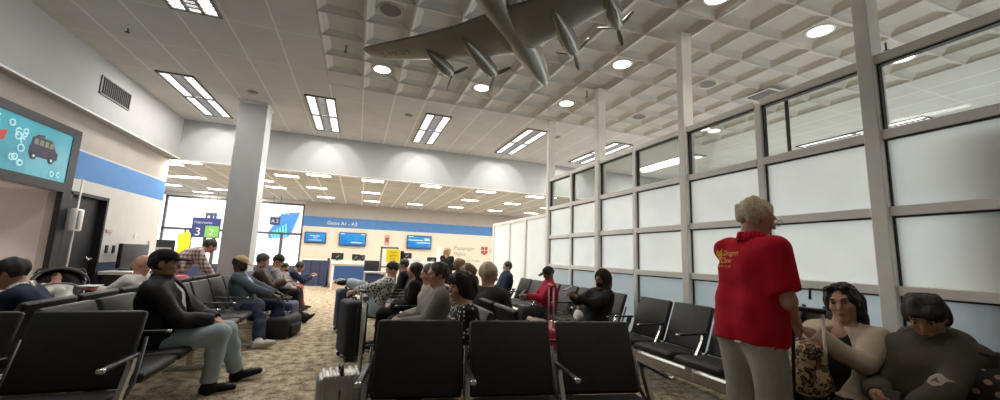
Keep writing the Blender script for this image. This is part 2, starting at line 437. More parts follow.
struct(tb.build('trim_1', mat('ceiling_tee_bar', (.45, .42, .38), .6, nscale=5, namt=.05)))
# ---- left wall
b = MB()
def wl(y0, y1, z0, z1, mi): b.box((XL-.15, y0, z0), (XL, y1, z1), mi)
wl(-4, YB, 2.73, 3.27, 0); wl(-4, 7.85, 2.02, 2.73, 0); wl(7.85, YB, 2.27, 2.70, 2); wl(7.85, YB, 2.70, 2.73, 1)
wl(8.83, YB, .95, 2.27, 1); wl(7.85, 8.83, 2.05, 2.27, 1); wl(8.83, YB, 0, .95, 3); wl(-4, 7.85, 0, .80, 0); wl(-4, 4.2, .8, 2.02, 0); wl(7.67, 7.85, .8, 2.02, 0)
struct(b.build('wall_left', [WALLGREY, WALLWHITE, BLUEBAND, NAVY]))
# alcove behind the storefront opening
ALC = mat('alcove_plaster', (.62, .57, .57), .8, nscale=2, namt=.05)
b = MB(); b.box((-5.6, 4.2, .7), (-5.5, 7.67, 2.1)); b.box((-5.6, 4.2, 2.02), (XL-.15, 7.67, 2.1)); b.box((-5.6, 4.2, .7), (XL-.15, 7.67, .8)); b.box((-5.6, 7.67, .7), (XL-.15, 7.75, 2.1)); b.box((-5.6, 4.1, .7), (XL-.15, 4.2, 2.1))
struct(b.build('wall_alcove', ALC))
# soffit over the left wall and its lit lower edge
struct(MB().box((-4.35, -4, 3.27), (-4.04, YB, CEIL)).build('wall_soffit', SOFFIT))
struct(MB().box((-4.045, -4, 3.262), (-4.02, YB, 3.285)).build('trim_2', WHITEP))
# bulkhead
struct(MB().box((-4.2, YB, FARCEIL), (11.1, YB+.14, CEIL)).build('wall_bulkhead', SOFFIT))
struct(MB().box((-4.35, YB-.012, FARCEIL-.012), (11.1, YB+.16, FARCEIL)).build('trim_3', WHITEP))
# door
dr = struct(MB().rbox((XL-.13, 7.90, 0), (XL-.09, 8.80, 2.02), .004).build('door_1', BLACKP))
f = MB(); f.box((XL-.15, 7.85, 0), (XL+.012, 7.90, 2.05)); f.box((XL-.15, 8.80, 0), (XL+.012, 8.85, 2.05)); f.box((XL-.15, 7.85, 2.02), (XL+.012, 8.85, 2.07)); f.build('door_frame', BLACKP, dr)
h_ = MB(); h_.tube([(XL-.09, 8.70, 1.02), (XL-.02, 8.70, 1.02), (XL-.02, 8.58, 1.0)], .014); h_.lathe([(.03, 0), (.03, .015)], (XL-.09, 8.70, 1.02), 'x', 14); h_.build('door_handle', STEEL, dr, True)
# back wall
struct(MB().box((-4.4, -4.1, 0), (11.1, -4, CEIL)).build('wall_back', WALLGREY))
# ---- column
cl = MB().box((-2.45, 8.88, .0), (-1.95, 9.34, CEIL)).build('column', COLUMN); struct(cl)
struct(MB().rbox((-2.49, 8.84, 0), (-1.91, 9.38, .75), .01).build('trim_4', NAVY))
struct(MB().box((-2.47, 8.86, CEIL-.03), (-1.93, 9.36, CEIL)).build('trim_5', ALU))
# ---- far room shell
struct(MB().box((-9, YB+.05, FARCEIL), (11.1, YF+.2, FARCEIL+.1)).build('ceiling', FARCEILM))
b = MB(); b.box((-2.12, YF, 2.66), (11.1, YF+.15, FARCEIL), 0); b.box((-2.12, YF, 2.25), (11.1, YF+.15, 2.66), 1); b.box((-2.12, YF, 0), (11.1, YF+.15, 2.25), 2)
struct(b.build('wall_far', [WALLGREY, BLUEBAND, CREAM]))  # strip above the band: its dimness is painted in with the grey
b = MB(); b.box((-7.05, YB, 0), (-6.9, YF, 2.25), 0); b.box((-7.05, YB, 2.25), (-6.9, YF, 2.66), 1); b.box((-7.05, YB, 2.66), (-6.9, YF, FARCEIL), 0); b.box((-9, YB, 0), (-4.35, YB+.1, CEIL), 0)
struct(b.build('wall_far_left', [WALLWHITE, mat('pale_blue_band', (.25, .5, .78), .6, nscale=5, namt=.04)]))
# window wall
b = MB(); b.box((-6.9, YF, 0), (-2.12, YF+.15, .55)); b.box((-6.9, YF, 3.12), (-2.12, YF+.15, FARCEIL), 1); struct(b.build('wall_window', [NAVY, WALLWHITE]))
WFR = mat('dark_window_frame', (.12, .12, .125), .4, .4, nscale=9, namt=.1)
def far_window(n, x0, x1, mull):
    w = struct(MB().box((x0, YF+.02, .55), (x0+.07, YF+.12, 3.12)).box((x1-.07, YF+.02, .55), (x1, YF+.12, 3.12)).box((x0, YF+.02, .55), (x1, YF+.12, .66)).box((x0, YF+.02, 3.05), (x1, YF+.12, 3.12)).box((x0, YF+.02, 1.86), (x1, YF+.12, 1.95)).build('window_%d' % n, WFR))
    mm = MB()
    for x in mull: mm.box((x-.05, YF+.02, .6), (x+.05, YF+.12, 1.9))
    mm.build('mullion', WFR, w)
    MB().box((x0+.05, YF+.06, 1.93), (x1-.05, YF+.07, 3.08)).build('pane', WINGLASS, w)
    MB().box((x0+.05, YF+.06, .62), (x1-.05, YF+.07, 1.9)).build('pane', WINGLASS, w)
far_window(1, -6.75, -4.5, [-5.85, -5.1]); far_window(2, -4.5, -2.12, [-3.75, -2.85])
# ---- outside
APRON = mat('concrete_apron', (.72, .72, .72), .9, nscale=.3, namt=.06)
struct(MB().box((-60, 17.9, -4.2), (60, 120, -4)).build('ground', APRON)); struct(MB().box((11.3, -40, -4.2), (80, 17.9, -4)).build('ground', APRON))
TAILB = mat('tail_blue', (.045, .19, .58), .4, nscale=.5, namt=.05); TAILA = mat('tail_aqua', (.13, .62, .72), .4, nscale=.5, namt=.05)
jt = empty('airliner_tail', tuple(at_y(282, 236, 40)), label='blue and aqua airliner tail fin standing outside the far window', cat='airplane')
def jp(px, dy=0): v = at_y(px[0], px[1], 40); return Vector((v.x, 40+dy, v.z))-jt.location
def slab(pts, m, name, par, dy0, dy1):
    mb = MB(); A = [jp(p, dy0) for p in pts]; B = [jp(p, dy1) for p in pts]; mb.loft([A, B]); return mb.build(name, m, par)
slab([(282, 213), (300, 212.5), (291, 233), (286, 238), (268, 238), (268, 232)], TAILB, 'fin', jt, 0, .5)
for k in range(6): slab([(270+k*3.0, 233-k*1.6), (271.7+k*3.0, 231.6-k*1.6), (274+k*2.6, 237.8), (272+k*2.6, 237.8)], TAILA, 'swirl', jt, -.1, 0)
slab([(255, 239), (300, 238), (306, 242), (306, 250), (250, 250)], WHITEP, 'fuselage', jt, -.4, .9)
def area(name, loc, rot, sx, sy, power, col):
    l = bpy.data.lights.new(name, 'AREA'); l.shape = 'RECTANGLE'; l.size = sx; l.size_y = sy; l.energy = power; l.color = col
    o = bpy.data.objects.new(name, l); COL.objects.link(o); o.location = loc; o.rotation_euler = rot; return o
# ---- far light panels and near troffers, downlights
LAMP = m_emit('lamp_white', (1.0, .97, .93), 3.2); LAMPF = m_emit('far_lamp_white', (1.0, .93, .82), 8.5); DOWN = m_emit('downlight_lamp', (1.0, .90, .72), 9.0)
LOUV = mat('louvre_metal', (.22, .22, .23), .4, .5, nscale=9, namt=.1); LFRAME = mat('fixture_frame', (.13, .13, .13), .5, nscale=9, namt=.1)
def troffer(x0, y0, label, L=2.32, W=.55):
    t = empty('ceiling_light', (x0, y0, CEIL), label=label, cat='ceiling light', group='long louvred ceiling lights')
    f = MB()
    for a, c in (((0, 0), (.03, L)), ((W-.03, 0), (W, L)), ((0, 0), (W, .03)), ((0, L-.03), (W, L)), ((0, L/2-.02), (W, L/2+.02))): f.box((a[0], a[1], -.022), (c[0], c[1], .0))
    f.build('frame', LFRAME, t)
    for h0 in (.03, L/2+.02):
        h1 = h0+L/2-.05; d = MB()
        d.box((.03, h0, -.004), (W-.03, h1, -.001)); d.build('diffuser', LAMP, t)
        lv = MB()
        for xx in (.17, .335): lv.box((xx, h0, -.016), (xx+.045, h1, -.006))
        for q in range(13): yy = h0+(q+.5)*(h1-h0)/13; lv.box((.03, yy-.006, -.014), (W-.03, yy+.006, -.007))
        for q in range(12): yy = h0+(q+1)*(h1-h0)/13; lv.box((.215, yy-.02, -.0135), (.335, yy+.02, -.0065))
        lv.build('louvre', LOUV, t)
TR = [((-2.42, 3.33), 'bright louvred light nearest overhead at the top edge of the photo'), ((-3.46, 7.92), 'louvred ceiling light beside the wall with the black vent'),
      ((-1.18, 7.95), 'louvred ceiling light just right of the square column top'), ((1.12, 7.95), 'louvred ceiling light in front of the bulkhead, below the airplane wing'),
      ((3.41, 7.93), 'louvred ceiling light near the farthest thin ceiling post'), ((5.75, 7.93), 'louvred ceiling light behind the second thin post of the glass partition'),
      ((8.1, 7.9), 'louvred ceiling light seen through the upper clear panes beyond the partition'), ((9.75, 4.0), 'louvred ceiling light seen through clear glass beside the big nearest post')]
for p, l in TR: troffer(p[0], p[1], l)
DLX = lambda i: CX0+CP*(1.5+3*i); DLY = lambda j: CY1-CP*(1.5+3*j)
LITS = {(0, 0): 'lit round downlight right of the long airplane wing tip', (1, 0): 'lit round downlight just below the left propellers', (2, 0): 'lit round downlight beside the airplane nose, left of a thin post',
        (2, 1): 'lit round downlight right of the right propellers', (2, 2): 'lit round downlight at the top edge of the photo', (3, 2): 'lit round downlight beside the big tall post',
        (4, 2): 'yellowish lit downlight seen through clear glass right of the big post', (4, 0): 'yellowish lit downlight seen through the clear pane between two posts', (3, 4): None, (1, 2): None, (1, 3): None}
def downlight(x, y, z, label, lit, group):
    t = empty('downlight' if lit else 'ceiling_speaker', (x, y, z), label=label, cat='ceiling light' if lit else 'ceiling speaker', group=group)
    MB().lathe([(.125, .0), (.15, -.006), (.155, .0), (.15, .004)], n=28).build('trim_ring', WHITEP if lit else mat('speaker_ring', (.5, .47, .42), .5, nscale=8, namt=.04), t, True)
    MB().lathe([(.001, -.003), (.126, -.003), (.126, .003), (.001, .003)], n=28).build('diffuser' if lit else 'grille', DOWN if lit else mat('speaker_grille', (.14, .13, .12), .7, nscale=60, namt=.3), t)
for (i, j), l in LITS.items():
    if l: downlight(DLX(i), DLY(j), CEIL+.047, l, True, 'round downlights')
DK = [((391, 11), 'dark round ceiling speaker above the airplane wing'), ((713, 84), 'dark round ceiling speaker right of the tallest thin post'), ((644, 118), 'dark round ceiling speaker between the two thin posts')]
for p, l in DK:
    v = at_z(p[0], p[1], CEIL+.09)
    i = round((v.x-CX0)/CP-.5); j = round((CY1-v.y)/CP-.5); downlight(CX0+CP*(i+.5), CY1-CP*(j+.5), CEIL+.047, l, False, 'ceiling speakers')
for p, l in (((253, 92), 'small dark smoke detector by the column top'), ((409, 115), 'small dark detector disc in front of the coffered tiles'), ((557, 137), 'small dark detector disc beside the farthest thin post')):
    v = at_z(p[0], p[1], CEIL); t = MB().lathe([(.001, -.02), (.07, -.02), (.09, -.004), (.09, 0)], (v.x, v.y, v.z), n=20).build('smoke_detector', mat('detector_grey', (.25, .235, .22), .6, nscale=9, namt=.1), None, True); tag(t, l, 'smoke detector', 'ceiling detectors')
for p, l in (((346, 50), 'sprinkler head hanging left of the wing tip'), ((587, 95), 'sprinkler head hanging left of a thin ceiling post'), ((128, 30), 'tiny black sprinkler in the plain ceiling above the vent'), ((886, 48), 'small dark sprinkler beside the big tall post')):
    v = at_z(p[0], p[1], CEIL-.02); mb = MB(); mb.tube([(v.x, v.y, CEIL+.1), (v.x, v.y, CEIL-.05)], .012); mb.lathe([(.001, 0), (.03, 0), (.03, .01), (.001, .012)], (v.x, v.y, CEIL-.06), n=12); t = mb.build('sprinkler', STEELD, None, True); tag(t, l, 'sprinkler', 'ceiling sprinklers')
v = at_z(766, 95, CEIL); t = empty('ceiling_vent', (v.x, v.y, CEIL), label='square ceiling diffuser vent above the partition top rail', cat='vent')
MB().loft([[(-.28,-.28,-.03),(.28,-.28,-.03),(.28,.28,-.03),(-.28,.28,-.03)], [(-.2,-.2,-.015),(.2,-.2,-.015),(.2,.2,-.015),(-.2,.2,-.015)], [(-.18,-.18,.0),(.18,-.18,0),(.18,.18,0),(-.18,.18,0)]], cap=False).build('frame', COFFER, t)
MB().box((-.2, -.2, -.020), (.2, .2, -.012)).build('grille', mat('vent_dark', (.07, .065, .06), .7, nscale=20, namt=.2), t)
# far panels
k = 0
FP = [(287, 175.5), (203, 192), (186, 161.5), (194, 177), (218, 189), (174, 176), (276, 187), (317, 187.5), (319, 175), (326, 197), (373, 180.5), (371, 192.5), (372, 201), (415, 204), (431, 186), (456, 207), (486, 191.5), (470, 200), (495, 210.5), (512, 203.5), (535, 196.5), (531, 213), (170, 184.5), (250, 196), (168, 163), (548, 208), (262, 180)]
LF = mat('far_fixture_frame', (.7, .66, .6), .5, nscale=9, namt=.03)
for p in FP:
    v = at_z(p[0], p[1], FARCEIL)
    t = empty('ceiling_panel_light', (v.x, v.y, FARCEIL), group='flat panel lights in the far ceiling', cat='ceiling light')
    where = 'left of column' if p[0] < 230 else ('right of column' if p[0] < 300 else ('above left screens' if p[0] < 350 else ('above middle screens' if p[0] < 440 else 'above wall logos')))
    t['label'] = 'small flat panel light in far ceiling, ' + where + (', near row' if v.y < 13 else (', middle row' if v.y < 15.3 else ', back row'))
    area('panel_lamp', (v.x, v.y, FARCEIL-.03), (0, 0, 0), .56, .26, 21, (1, .94, .86))
    MB().box((-.31, -.16, -.012), (.31, .16, 0)).build('frame', LF, t); MB().box((-.28, -.13, -.016), (.28, .13, -.011)).build('diffuser', LAMPF, t)
# ---- soffit vent
t = empty('wall_vent', (-4.04, 8.17, 3.78), label='dark rectangular louvred air vent in the left soffit', cat='vent')
fm = MB()
for lo, hi in (((0, -.43, -.15), (.02, .43, -.13)), ((0, -.43, .13), (.02, .43, .15)), ((0, -.43, -.15), (.02, -.41, .15)), ((0, .41, -.15), (.02, .43, .15))): fm.box(lo, hi)
fm.build('frame', mat('vent_frame', (.2, .18, .165), .6, nscale=9, namt=.1), t)
fm = MB(); fm.box((.001, -.42, -.14), (.004, .42, .14))
for q in range(16): y = -.40+q*.0535; fm.box((.003, y, -.135), (.014, y+.014, .135))
fm.build('grille', mat('vent_grille', (.05, .043, .04), .6, nscale=12, namt=.2), t)

# ================================================================== GLASS PARTITION (right)
ZT, ZB, ZC, ZD, ZE = 1.62+H, 1.02+H, .437+H, -.135+H, .10
PY = [.0, .93, 1.85, 2.75, 3.70, 4.66, 5.57, 6.44, 7.35]
# posts at multiples of .5 of XP go up to the ceiling
part_posts = [(-.95, 1), (-.03, 0), (.88, 0), (1.795, 1), (2.71, 0), (3.67, 1), (4.60, 0), (5.51, 1), (6.40, 0), (7.32, 1)]
wr = MB().box((XP-.04, -3, 0), (XP+.04, 7.4, .10)).build('wall_right', ALU); struct(wr)
for y, tall in part_posts:
    w = .05 if tall else .034
    d0 = .075 if tall else .045
    MB().rbox((XP-d0, y-w, 0), (XP+d0, y+w, CEIL if tall else ZT), .006).build('post', ALU, wr)
    MB().box((XP-.02, y-w-.012, .12), (XP+.02, y+w+.012, ZT-.04)).build('gasket', ALUD, wr)
for i in range(len(part_posts)-1):
    y0, y1 = part_posts[i][0], part_posts[i+1][0]
    for z in (ZT, ZB, ZC, ZD): MB().rbox((XP-.05, y0+.03, z-.035), (XP+.05, y1-.03, z+.035), .005).build('rail', ALU, wr)
    for z in (ZT, ZB, ZC, ZD): MB().box((XP-.025, y0+.03, z-.048), (XP+.025, y1-.03, z-.034)).build('gasket', ALUD, wr)
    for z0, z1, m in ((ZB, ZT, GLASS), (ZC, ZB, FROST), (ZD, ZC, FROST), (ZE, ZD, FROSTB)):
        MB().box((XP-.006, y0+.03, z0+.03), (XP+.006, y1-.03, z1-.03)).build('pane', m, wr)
# lower run further on
ZL = 2.24; lp = [7.36, 8.5, 9.54, 10.81]
wl2 = MB().box((XP-.04, 7.4, 0), (XP+.04, 10.81, .10)).build('wall_right', ALU); struct(wl2)
for y in lp[1:]: MB().rbox((XP-.05, y-.045, 0), (XP+.05, y+.045, ZL), .005).build('post', ALU, wl2)
for i in range(3):
    MB().rbox((XP-.05, lp[i]+.03, ZL-.07), (XP+.05, lp[i+1]-.03, ZL), .005).build('rail', ALU, wl2)
    MB().box((XP-.006, lp[i]+.03, .1), (XP+.006, lp[i+1]-.03, ZL-.06)).build('pane', MATS['frosted_glass'], wl2)
# outer wall of the corridor beyond the partition: piers and windows
b = MB(); b.box((XE, -4, 0), (XE+.15, YF, .35)); b.box((XE, -4, 2.95), (XE+.15, YF, CEIL))
struct(b.build('wall_outer', WALLWHITE))
for q in range(8):
    y0 = -4+q*2.7
    w = struct(MB().box((XE+.02, y0, .35), (XE+.12, y0+.10, 2.95)).box((XE+.02, y0+2.6, .35), (XE+.12, y0+2.7, 2.95)).box((XE+.02, y0, .35), (XE+.12, y0+2.7, .43)).box((XE+.02, y0, 2.87), (XE+.12, y0+2.7, 2.95)).box((XE+.02, y0, 1.5), (XE+.12, y0+2.7, 1.56)).build('window_%d' % (q+3), ALU))
    MB().box((XE+.06, y0+.08, .4), (XE+.07, y0+2.62, 2.9)).build('pane', WINGLASS, w)
# dark slab added behind the nearest panes to shade them
struct(MB().box((3.95, -3, 0), (4.1, 1.42, 2.2)).build('wall_pane_shade', mat('grey_pane_shade', (.28, .28, .26), .8, nscale=3, namt=.05)))
# ================================================================== LIGHT
wd = bpy.data.worlds.new('sky'); SC.world = wd; wd.use_nodes = True
wn = wd.node_tree; bg = wn.nodes['Background']
bg.inputs[0].default_value = (.86, .93, 1.0, 1); bg.inputs[1].default_value = 2.3
def spot(name, loc, power, col, size=1.6, blend=.7, r=.08):
    l = bpy.data.lights.new(name, 'SPOT'); l.energy = power; l.color = col; l.spot_size = size; l.spot_blend = blend; l.shadow_soft_size = r
    o = bpy.data.objects.new(name, l); COL.objects.link(o); o.location = loc; return o
for p, l in TR: area('troffer_lamp', (p[0]+.275, p[1]+1.16, CEIL-.03), (0, 0, 0), .5, 2.2, 44, (1, .97, .94))
for (i, j), l in LITS.items(): spot('downlight_lamp', (DLX(i), DLY(j), CEIL+.03), 42, (1, .89, .72))
area('corridor_daylight', (XE-.1, 5, 1.7), (0, radians(90), 0), 2.2, 16, 330, (.86, .94, 1.0))
spot('alcove_lamp', (-4.95, 6.6, 2.0), 85, (1, .84, .72), 2.2, .8)
for p, l in TR[1:6]:  # added spots that throw scallops of light on the bulkhead
    for dx in (.05, .5):
        o = spot('scallop_spot', (p[0]+dx, p[1]+2.15, CEIL-.06), 16, (1, .97, .94), radians(74), .25, .03)
        o.rotation_euler = (radians(50), 0, 0)
o = spot('scallop_spot', (-3.40, 9.3, CEIL-.06), 14, (1, .97, .94), radians(70), .3, .05); o.rotation_euler = (0, radians(-40), 0)  # added spot for a scallop on the left soffit
SC.view_settings.view_transform = 'Standard'; SC.view_settings.look = 'None'; SC.view_settings.exposure = .18; SC.view_settings.gamma = 1
SC.cycles.use_denoising = True; SC.cycles.max_bounces = 7; SC.cycles.transparent_max_bounces = 12; SC.cycles.diffuse_bounces = 4
SC.cycles.sample_clamp_indirect = 6
# ================================================================== FURNITURE AND FIXTURES
def waiting_bench(name, n, pitch, loc, rz, label, arms=True, group='black beam seating'):
    t = empty(name, loc, rz, label, 'bench', group)
    w = pitch-.05; rec = atan2(.165, .44)
    for i in range(n):
        x0 = i*pitch+.0; x1 = x0+w
        mtx = Matrix.Translation((0, -.165, .42)) @ Matrix.Rotation(-rec, 4, 'X')
        b = MB(); b.rbox((x0, -.022, 0), (x1, .028, .47), .018, seg=3, mtx=mtx)
        bk = b.build('backrest', VINYL, t, True)
        e = MB(); e.tube([mtx @ Vector(p) for p in ((x0+.01, .004, .03), (x0+.004, .004, .44), (x0+.03, .004, .468), (x1-.03, .004, .468), (x1-.004, .004, .44), (x1-.01, .004, .03))], .007, 6)
        e.build('piping', VINYLE, bk, True)
        c = MB()
        rings = []
        for y, z0, z1 in ((-.60, .395, .42), (-.59, .375, .437), (-.54, .365, .445), (-.35, .36, .43), (-.19, .36, .42), (-.16, .37, .415)):
            rings.append([(x0+.012, y, z0+.01), (x0+.03, y, z0), (x1-.03, y, z0), (x1-.012, y, z0+.01), (x1-.012, y, z1-.012), (x1-.035, y, z1), (x0+.035, y, z1), (x0+.012, y, z1-.012)])
        c.loft(rings).build('seat', VINYL, t, True)
    L = n*pitch
    MB().tube([(-.06, -.31, .31), (L+.01, -.31, .31)], .03, 12).build('beam', STEELD, t, True)
    for i in range(n+1):
        x = i*pitch-.025
        if arms:
            a = MB(); a.loft([[(x-.014, yy, zz), (x+.014, yy, zz), (x+.014, yy+.05, zz), (x-.014, yy+.05, zz)] for yy, zz in ((-.33, .31), (-.30, .40), (-.22, .54), (-.20, .60))])
            ap = a.build('armrest', STEEL, t)
            r_ = MB(); r_.rbox((x-.016, -.49, .60), (x+.016, -.12, .622), .008); r_.build('arm_pad', mat('arm_black', (.02, .02, .021), .4, nscale=9, namt=.1), ap, True)
            MB().rbox((x-.018, -.525, .598), (x+.018, -.485, .624), .008).build('arm_tip', STEEL, ap, True)
            MB().tube([(x, -.29, .33), (x, -.12, .44), (x, -.03, .70)], [.012, .014, .01], 8).build('back_bracket', STEELD, ap, True)
    for x in ([.0, L-.05] if n < 4 else [.0, (n//2)*pitch-.025, L-.05]):
        l = MB(); l.loft([[(x-.02, yy-.025, zz), (x+.02, yy-.025, zz), (x+.02, yy+.025, zz), (x-.02, yy+.025, zz)] for yy, zz in ((-.31, .31), (-.31, .04))])
        l.loft([[(x-.022, yy, .0), (x+.022, yy, .0), (x+.022, yy, zz), (x-.022, yy, zz)] for yy, zz in ((-.62, .02), (-.36, .05), (-.26, .05), (-.0, .02))])
        l.build('leg', STEEL, t)
    return t
waiting_bench('waiting_bench', 3, .605, (.17, 2.79, 0), radians(-9.2), 'three black empty seats in the middle foreground, beside the silver suitcase')
waiting_bench('waiting_bench', 3, .615, (-1.27-3*.615+.05, 3.33, 0), 0, 'black seats in the left foreground at the photo corner')
waiting_bench('waiting_bench', 7, .61, (-1.88, 3.42, 0), radians(90), 'long black seat row holding the man in black cap and light jeans')
waiting_bench('waiting_bench', 7, .61, (-2.16, 8.0, 0), radians(-90), 'black seat row in front of the stroller, backs to the capped man')
waiting_bench('waiting_bench', 4, .61, (-1.86, 7.78, 0), radians(90), 'farthest black seat row on the left, men in brown jacket and grey beanie on it')
waiting_bench('waiting_bench', 10, .61, (1.05, 9.1, 0), radians(-90), 'black seat row holding the woman in polka dots and the man in grey sweater')
waiting_bench('waiting_bench', 9, .61, (1.30, 3.15, 0), radians(90), 'black seat row holding the white-haired person in dark coat')
waiting_bench('waiting_bench', 6, .58, (3.52, 4.30, 0), radians(-90), 'black seat row along the near glass, behind the man in red polo')
waiting_bench('waiting_bench', 6, .62, (3.50, 8.25, 0), radians(-90), 'black seat row along the far glass with the hooded woman and red jacket man')

# ---- screens on the far wall
def tv(px0, py0, px1, py1, label, bars):
    a = at_y(px0, py0, YF-.12); c = at_y(px1, py1, YF-.12)
    w, h = c.x-a.x, a.z-c.z
    t = empty('wall_screen_television', ((a.x+c.x)/2, YF-.12, c.z), label=label, cat='television', group='blue wall televisions')
    MB().rbox((-w/2, 0, 0), (w/2, .06, h), .012).build('casing', BLACKP, t)
    s = MB().box((-w/2+.03, -.006, .03), (w/2-.03, .001, h-.03)).build('screen', MATS.get('tv_screen') or m_screen('tv_screen', 0), t)
    mb = MB()
    for (x0, z0, x1, z1) in bars: mb.box((x0*w, -.010, z0*h), (x1*w, -.007, z1*h))
    mb.build('caption_bars', m_emit_w, s)
    mb = MB(); mb.box((-w/2+.035, -.0095, .05*h+.01), (w/2-.035, -.0066, .16*h)); mb.build('ticker_band', mat('tv_band', (.02, .09, .25), .4, nscale=4, namt=.05, emit=.4), s)
    MB().box((-.15, .06, h*.3), (.15, .12, h*.7)).build('mount', STEELD, t)
m_emit_w = m_emit('caption_white', (.85, .93, 1), .9)
tv(305, 231.5, 325.5, 243.5, 'smallest blue wall television, nearest the far window', [(-.25, .62, .2, .70), (-.1, .45, .1, .52), (-.3, .25, .3, .31)])
tv(339.5, 232, 365.5, 246.5, 'large blue wall television above the counter with the blue front', [(-.45, .85, -.3, .92), (.3, .85, .45, .92), (-.05, .22, .35, .3)])
tv(407.5, 235, 431, 249.5, 'blue wall television right of the yellow sign', [(-.45, .86, -.25, .93), (-.45, .6, .15, .68), (.2, .62, .42, .8), (-.1, .42, .45, .5)])
# ---- lettering on the far wall
LG = mat('grey_lettering', (.33, .31, .29), .6, nscale=9, namt=.05); LW = mat('white_lettering', (.85, .88, .92), .6, nscale=9, namt=.03); LRED = mat('logo_red', (.50, .05, .07), .6, nscale=9, namt=.05)
v = at_y(327, 224.3, YF-.01); g = empty('gate_lettering', v, label='white gate lettering on the far blue band', cat='sign')
text('lettering', 'Gates A1 - A2', .20, LW, (0, 0, 0), (1, 0, 0), (0, 0, 1), g)
v = at_y(452, 249.5, YF-.01); g = empty('wall_logo', v, label='grey lettered logo on the cream far wall beside the blonde woman', cat='sign')
text('lettering', 'Passenger', .25, LG, (.08, 0, 0), (1, 0, 0), (0, 0, 1), g); text('lettering', 'Flights', .22, LG, (.08, 0, -.26), (1, 0, 0), (0, 0, 1), g); text('lettering', 'welcome to the gate', .13, LG, (.25, 0, -.5), (1, 0, 0), (0, 0, 1), g)
v = at_y(481, 253.5, YF-.01); g = empty('wall_logo', v, label='red square logo with grey letters by the partition end', cat='sign')
mb = MB()
for i, j in ((0, 0), (1, 0), (0, 1), (1, 1)): mb.box((i*.17, -.004, j*.17), (i*.17+.14, 0, j*.17+.14))
mb.box((.10, -.005, -.06), (.22, -.001, .05)); mb.build('emblem', LRED, g)
text('lettering', 'CEI', .32, LG, (.40, 0, .02), (1, 0, 0), (0, 0, 1), g)
# small plaque, wall plates
v = at_y(387, 240, YF); t = empty('wall_plaque', v, label='narrow brownish plaque between two blue televisions', cat='sign')
MB().box((-.10, -.02, -.22), (.10, 0, .22)).build('board', mat('plaque_tan', (.55, .38, .30), .6, nscale=9, namt=.05), t); MB().box((-.07, -.024, -.1), (.07, -.02, .1)).build('panel', LRED, t)
# ---- navy half counter, stanchion, podium desk
def cab(name, lo, hi, label, cat): return empty(name, ((lo[0]+hi[0])/2, (lo[1]+hi[1])/2, 0), label=label, cat=cat)
x0, x1 = at_y(302, 262, 16.2).x, at_y(329, 262, 16.2).x
t = empty('half_wall_counter', (x0, 16.2, 0), label='navy panelled counter under the smallest television', cat='counter'); w = x1-x0
MB().rbox((0, 0, 0), (w, .9, .93), .01).build('body', NAVY, t); MB().rbox((-.03, -.03, .93), (w+.03, .93, .97), .008).build('countertop', WHITEP, t)
MB().box((w*.33, -.006, .05), (w*.33+.02, 0, .9)).box((w*.66, -.006, .05), (w*.66+.02, 0, .9)).build('panel_joint', BLACKP, t)
v = at_y(326, 287, 15.7); t = empty('stanchion', (v.x, 15.75, 0), label='thin dark stanchion post beside the navy counter', cat='post')
MB().tube([(0, 0, .02), (0, 0, 1.0)], .03, 12).build('post', BLACKP, t, True); MB().lathe([(.16, 0), (.16, .02), (.04, .04)], n=20).build('base', BLACKP, t, True); MB().lathe([(.045, .95), (.045, 1.02), (.02, 1.03)], n=16).build('cap', BLACKP, t, True)
ya = 14.6; x0, x1 = at_y(331.5, 270, ya).x, at_y(368.5, 270, ya).x; w = x1-x0
t = empty('gate_counter', (x0, ya, 0), label='gate counter with white top, blue front and tan base', cat='counter')
MB().rbox((-.03, -.08, .86), (w+.03, .8, .97), .01).build('countertop', WHITEP, t); MB().box((0, 0, .25), (w, .75, .86)).build('body', WHITEP, t)
MB().rbox((.08, -.02, .32), (w-.08, .0, .80), .006).build('front_panel', mat('counter_blue', (.03, .085, .25), .5, nscale=5, namt=.05), t)
MB().box((0, .02, 0), (w, .7, .25)).build('base', mat('counter_tan', (.62, .48, .33), .6, nscale=4, namt=.1), t)
for xx in (0, w-.06): MB().box((xx, -.03, 0), (xx+.06, .0, .86)).build('leg', WHITEP, t)
def monitor(px, py, Y, wpx, label, z0, m_=None, hh=None):
    a = at_y(px-wpx/2, py, Y); c = at_y(px+wpx/2, py, Y); w = c.x-a.x; h = hh or w*.6
    t = empty('computer_monitor', (a.x+w/2, Y, z0), label=label, cat='monitor')
    MB().rbox((-w/2, 0, a.z-h/2-z0), (w/2, .05, a.z+h/2-z0), .01).build('housing', BLACKP, t); MB().box((-.03, .05, 0), (.03, .09, a.z-z0)).build('stand', BLACKP, t); MB().rbox((-.12, -.05, 0), (.12, .15, .015), .005).build('base', BLACKP, t)
    mb = MB(); mb.tube([(-w*.1, .0-.002, a.z-z0-.04), (w*.15, -.002, a.z-z0+.03)], .012, 6); mb.build('cable', LG, t)
monitor(337.5, 256, 14.9, 12, 'black monitor back at the left end of the gate counter', .97)
monitor(356, 257, 14.9, 8, 'black monitor back in the middle of the gate counter', .97, hh=.2); monitor(362.5, 257.5, 14.95, 5, 'small black monitor at the right end of the gate counter', .97, hh=.18)
ya = 13.2; x0, x1 = at_y(398, 270, ya).x, at_y(442, 270, ya).x; w = x1-x0
t = empty('gate_counter', (x0, ya, 0), label='white gate counter behind the seated crowd, right of the yellow sign', cat='counter')
MB().rbox((-.03, -.05, .98), (w, .8, 1.06), .01).build('countertop', WHITEP, t); MB().box((0, 0, 0), (w-.03, .75, .98)).build('body', CREAM, t); MB().box((.06, -.012, .2), (w*.45, 0, .85)).build('front_panel', mat('pinkish_panel', (.50, .20, .20), .6, nscale=4, namt=.05), t)
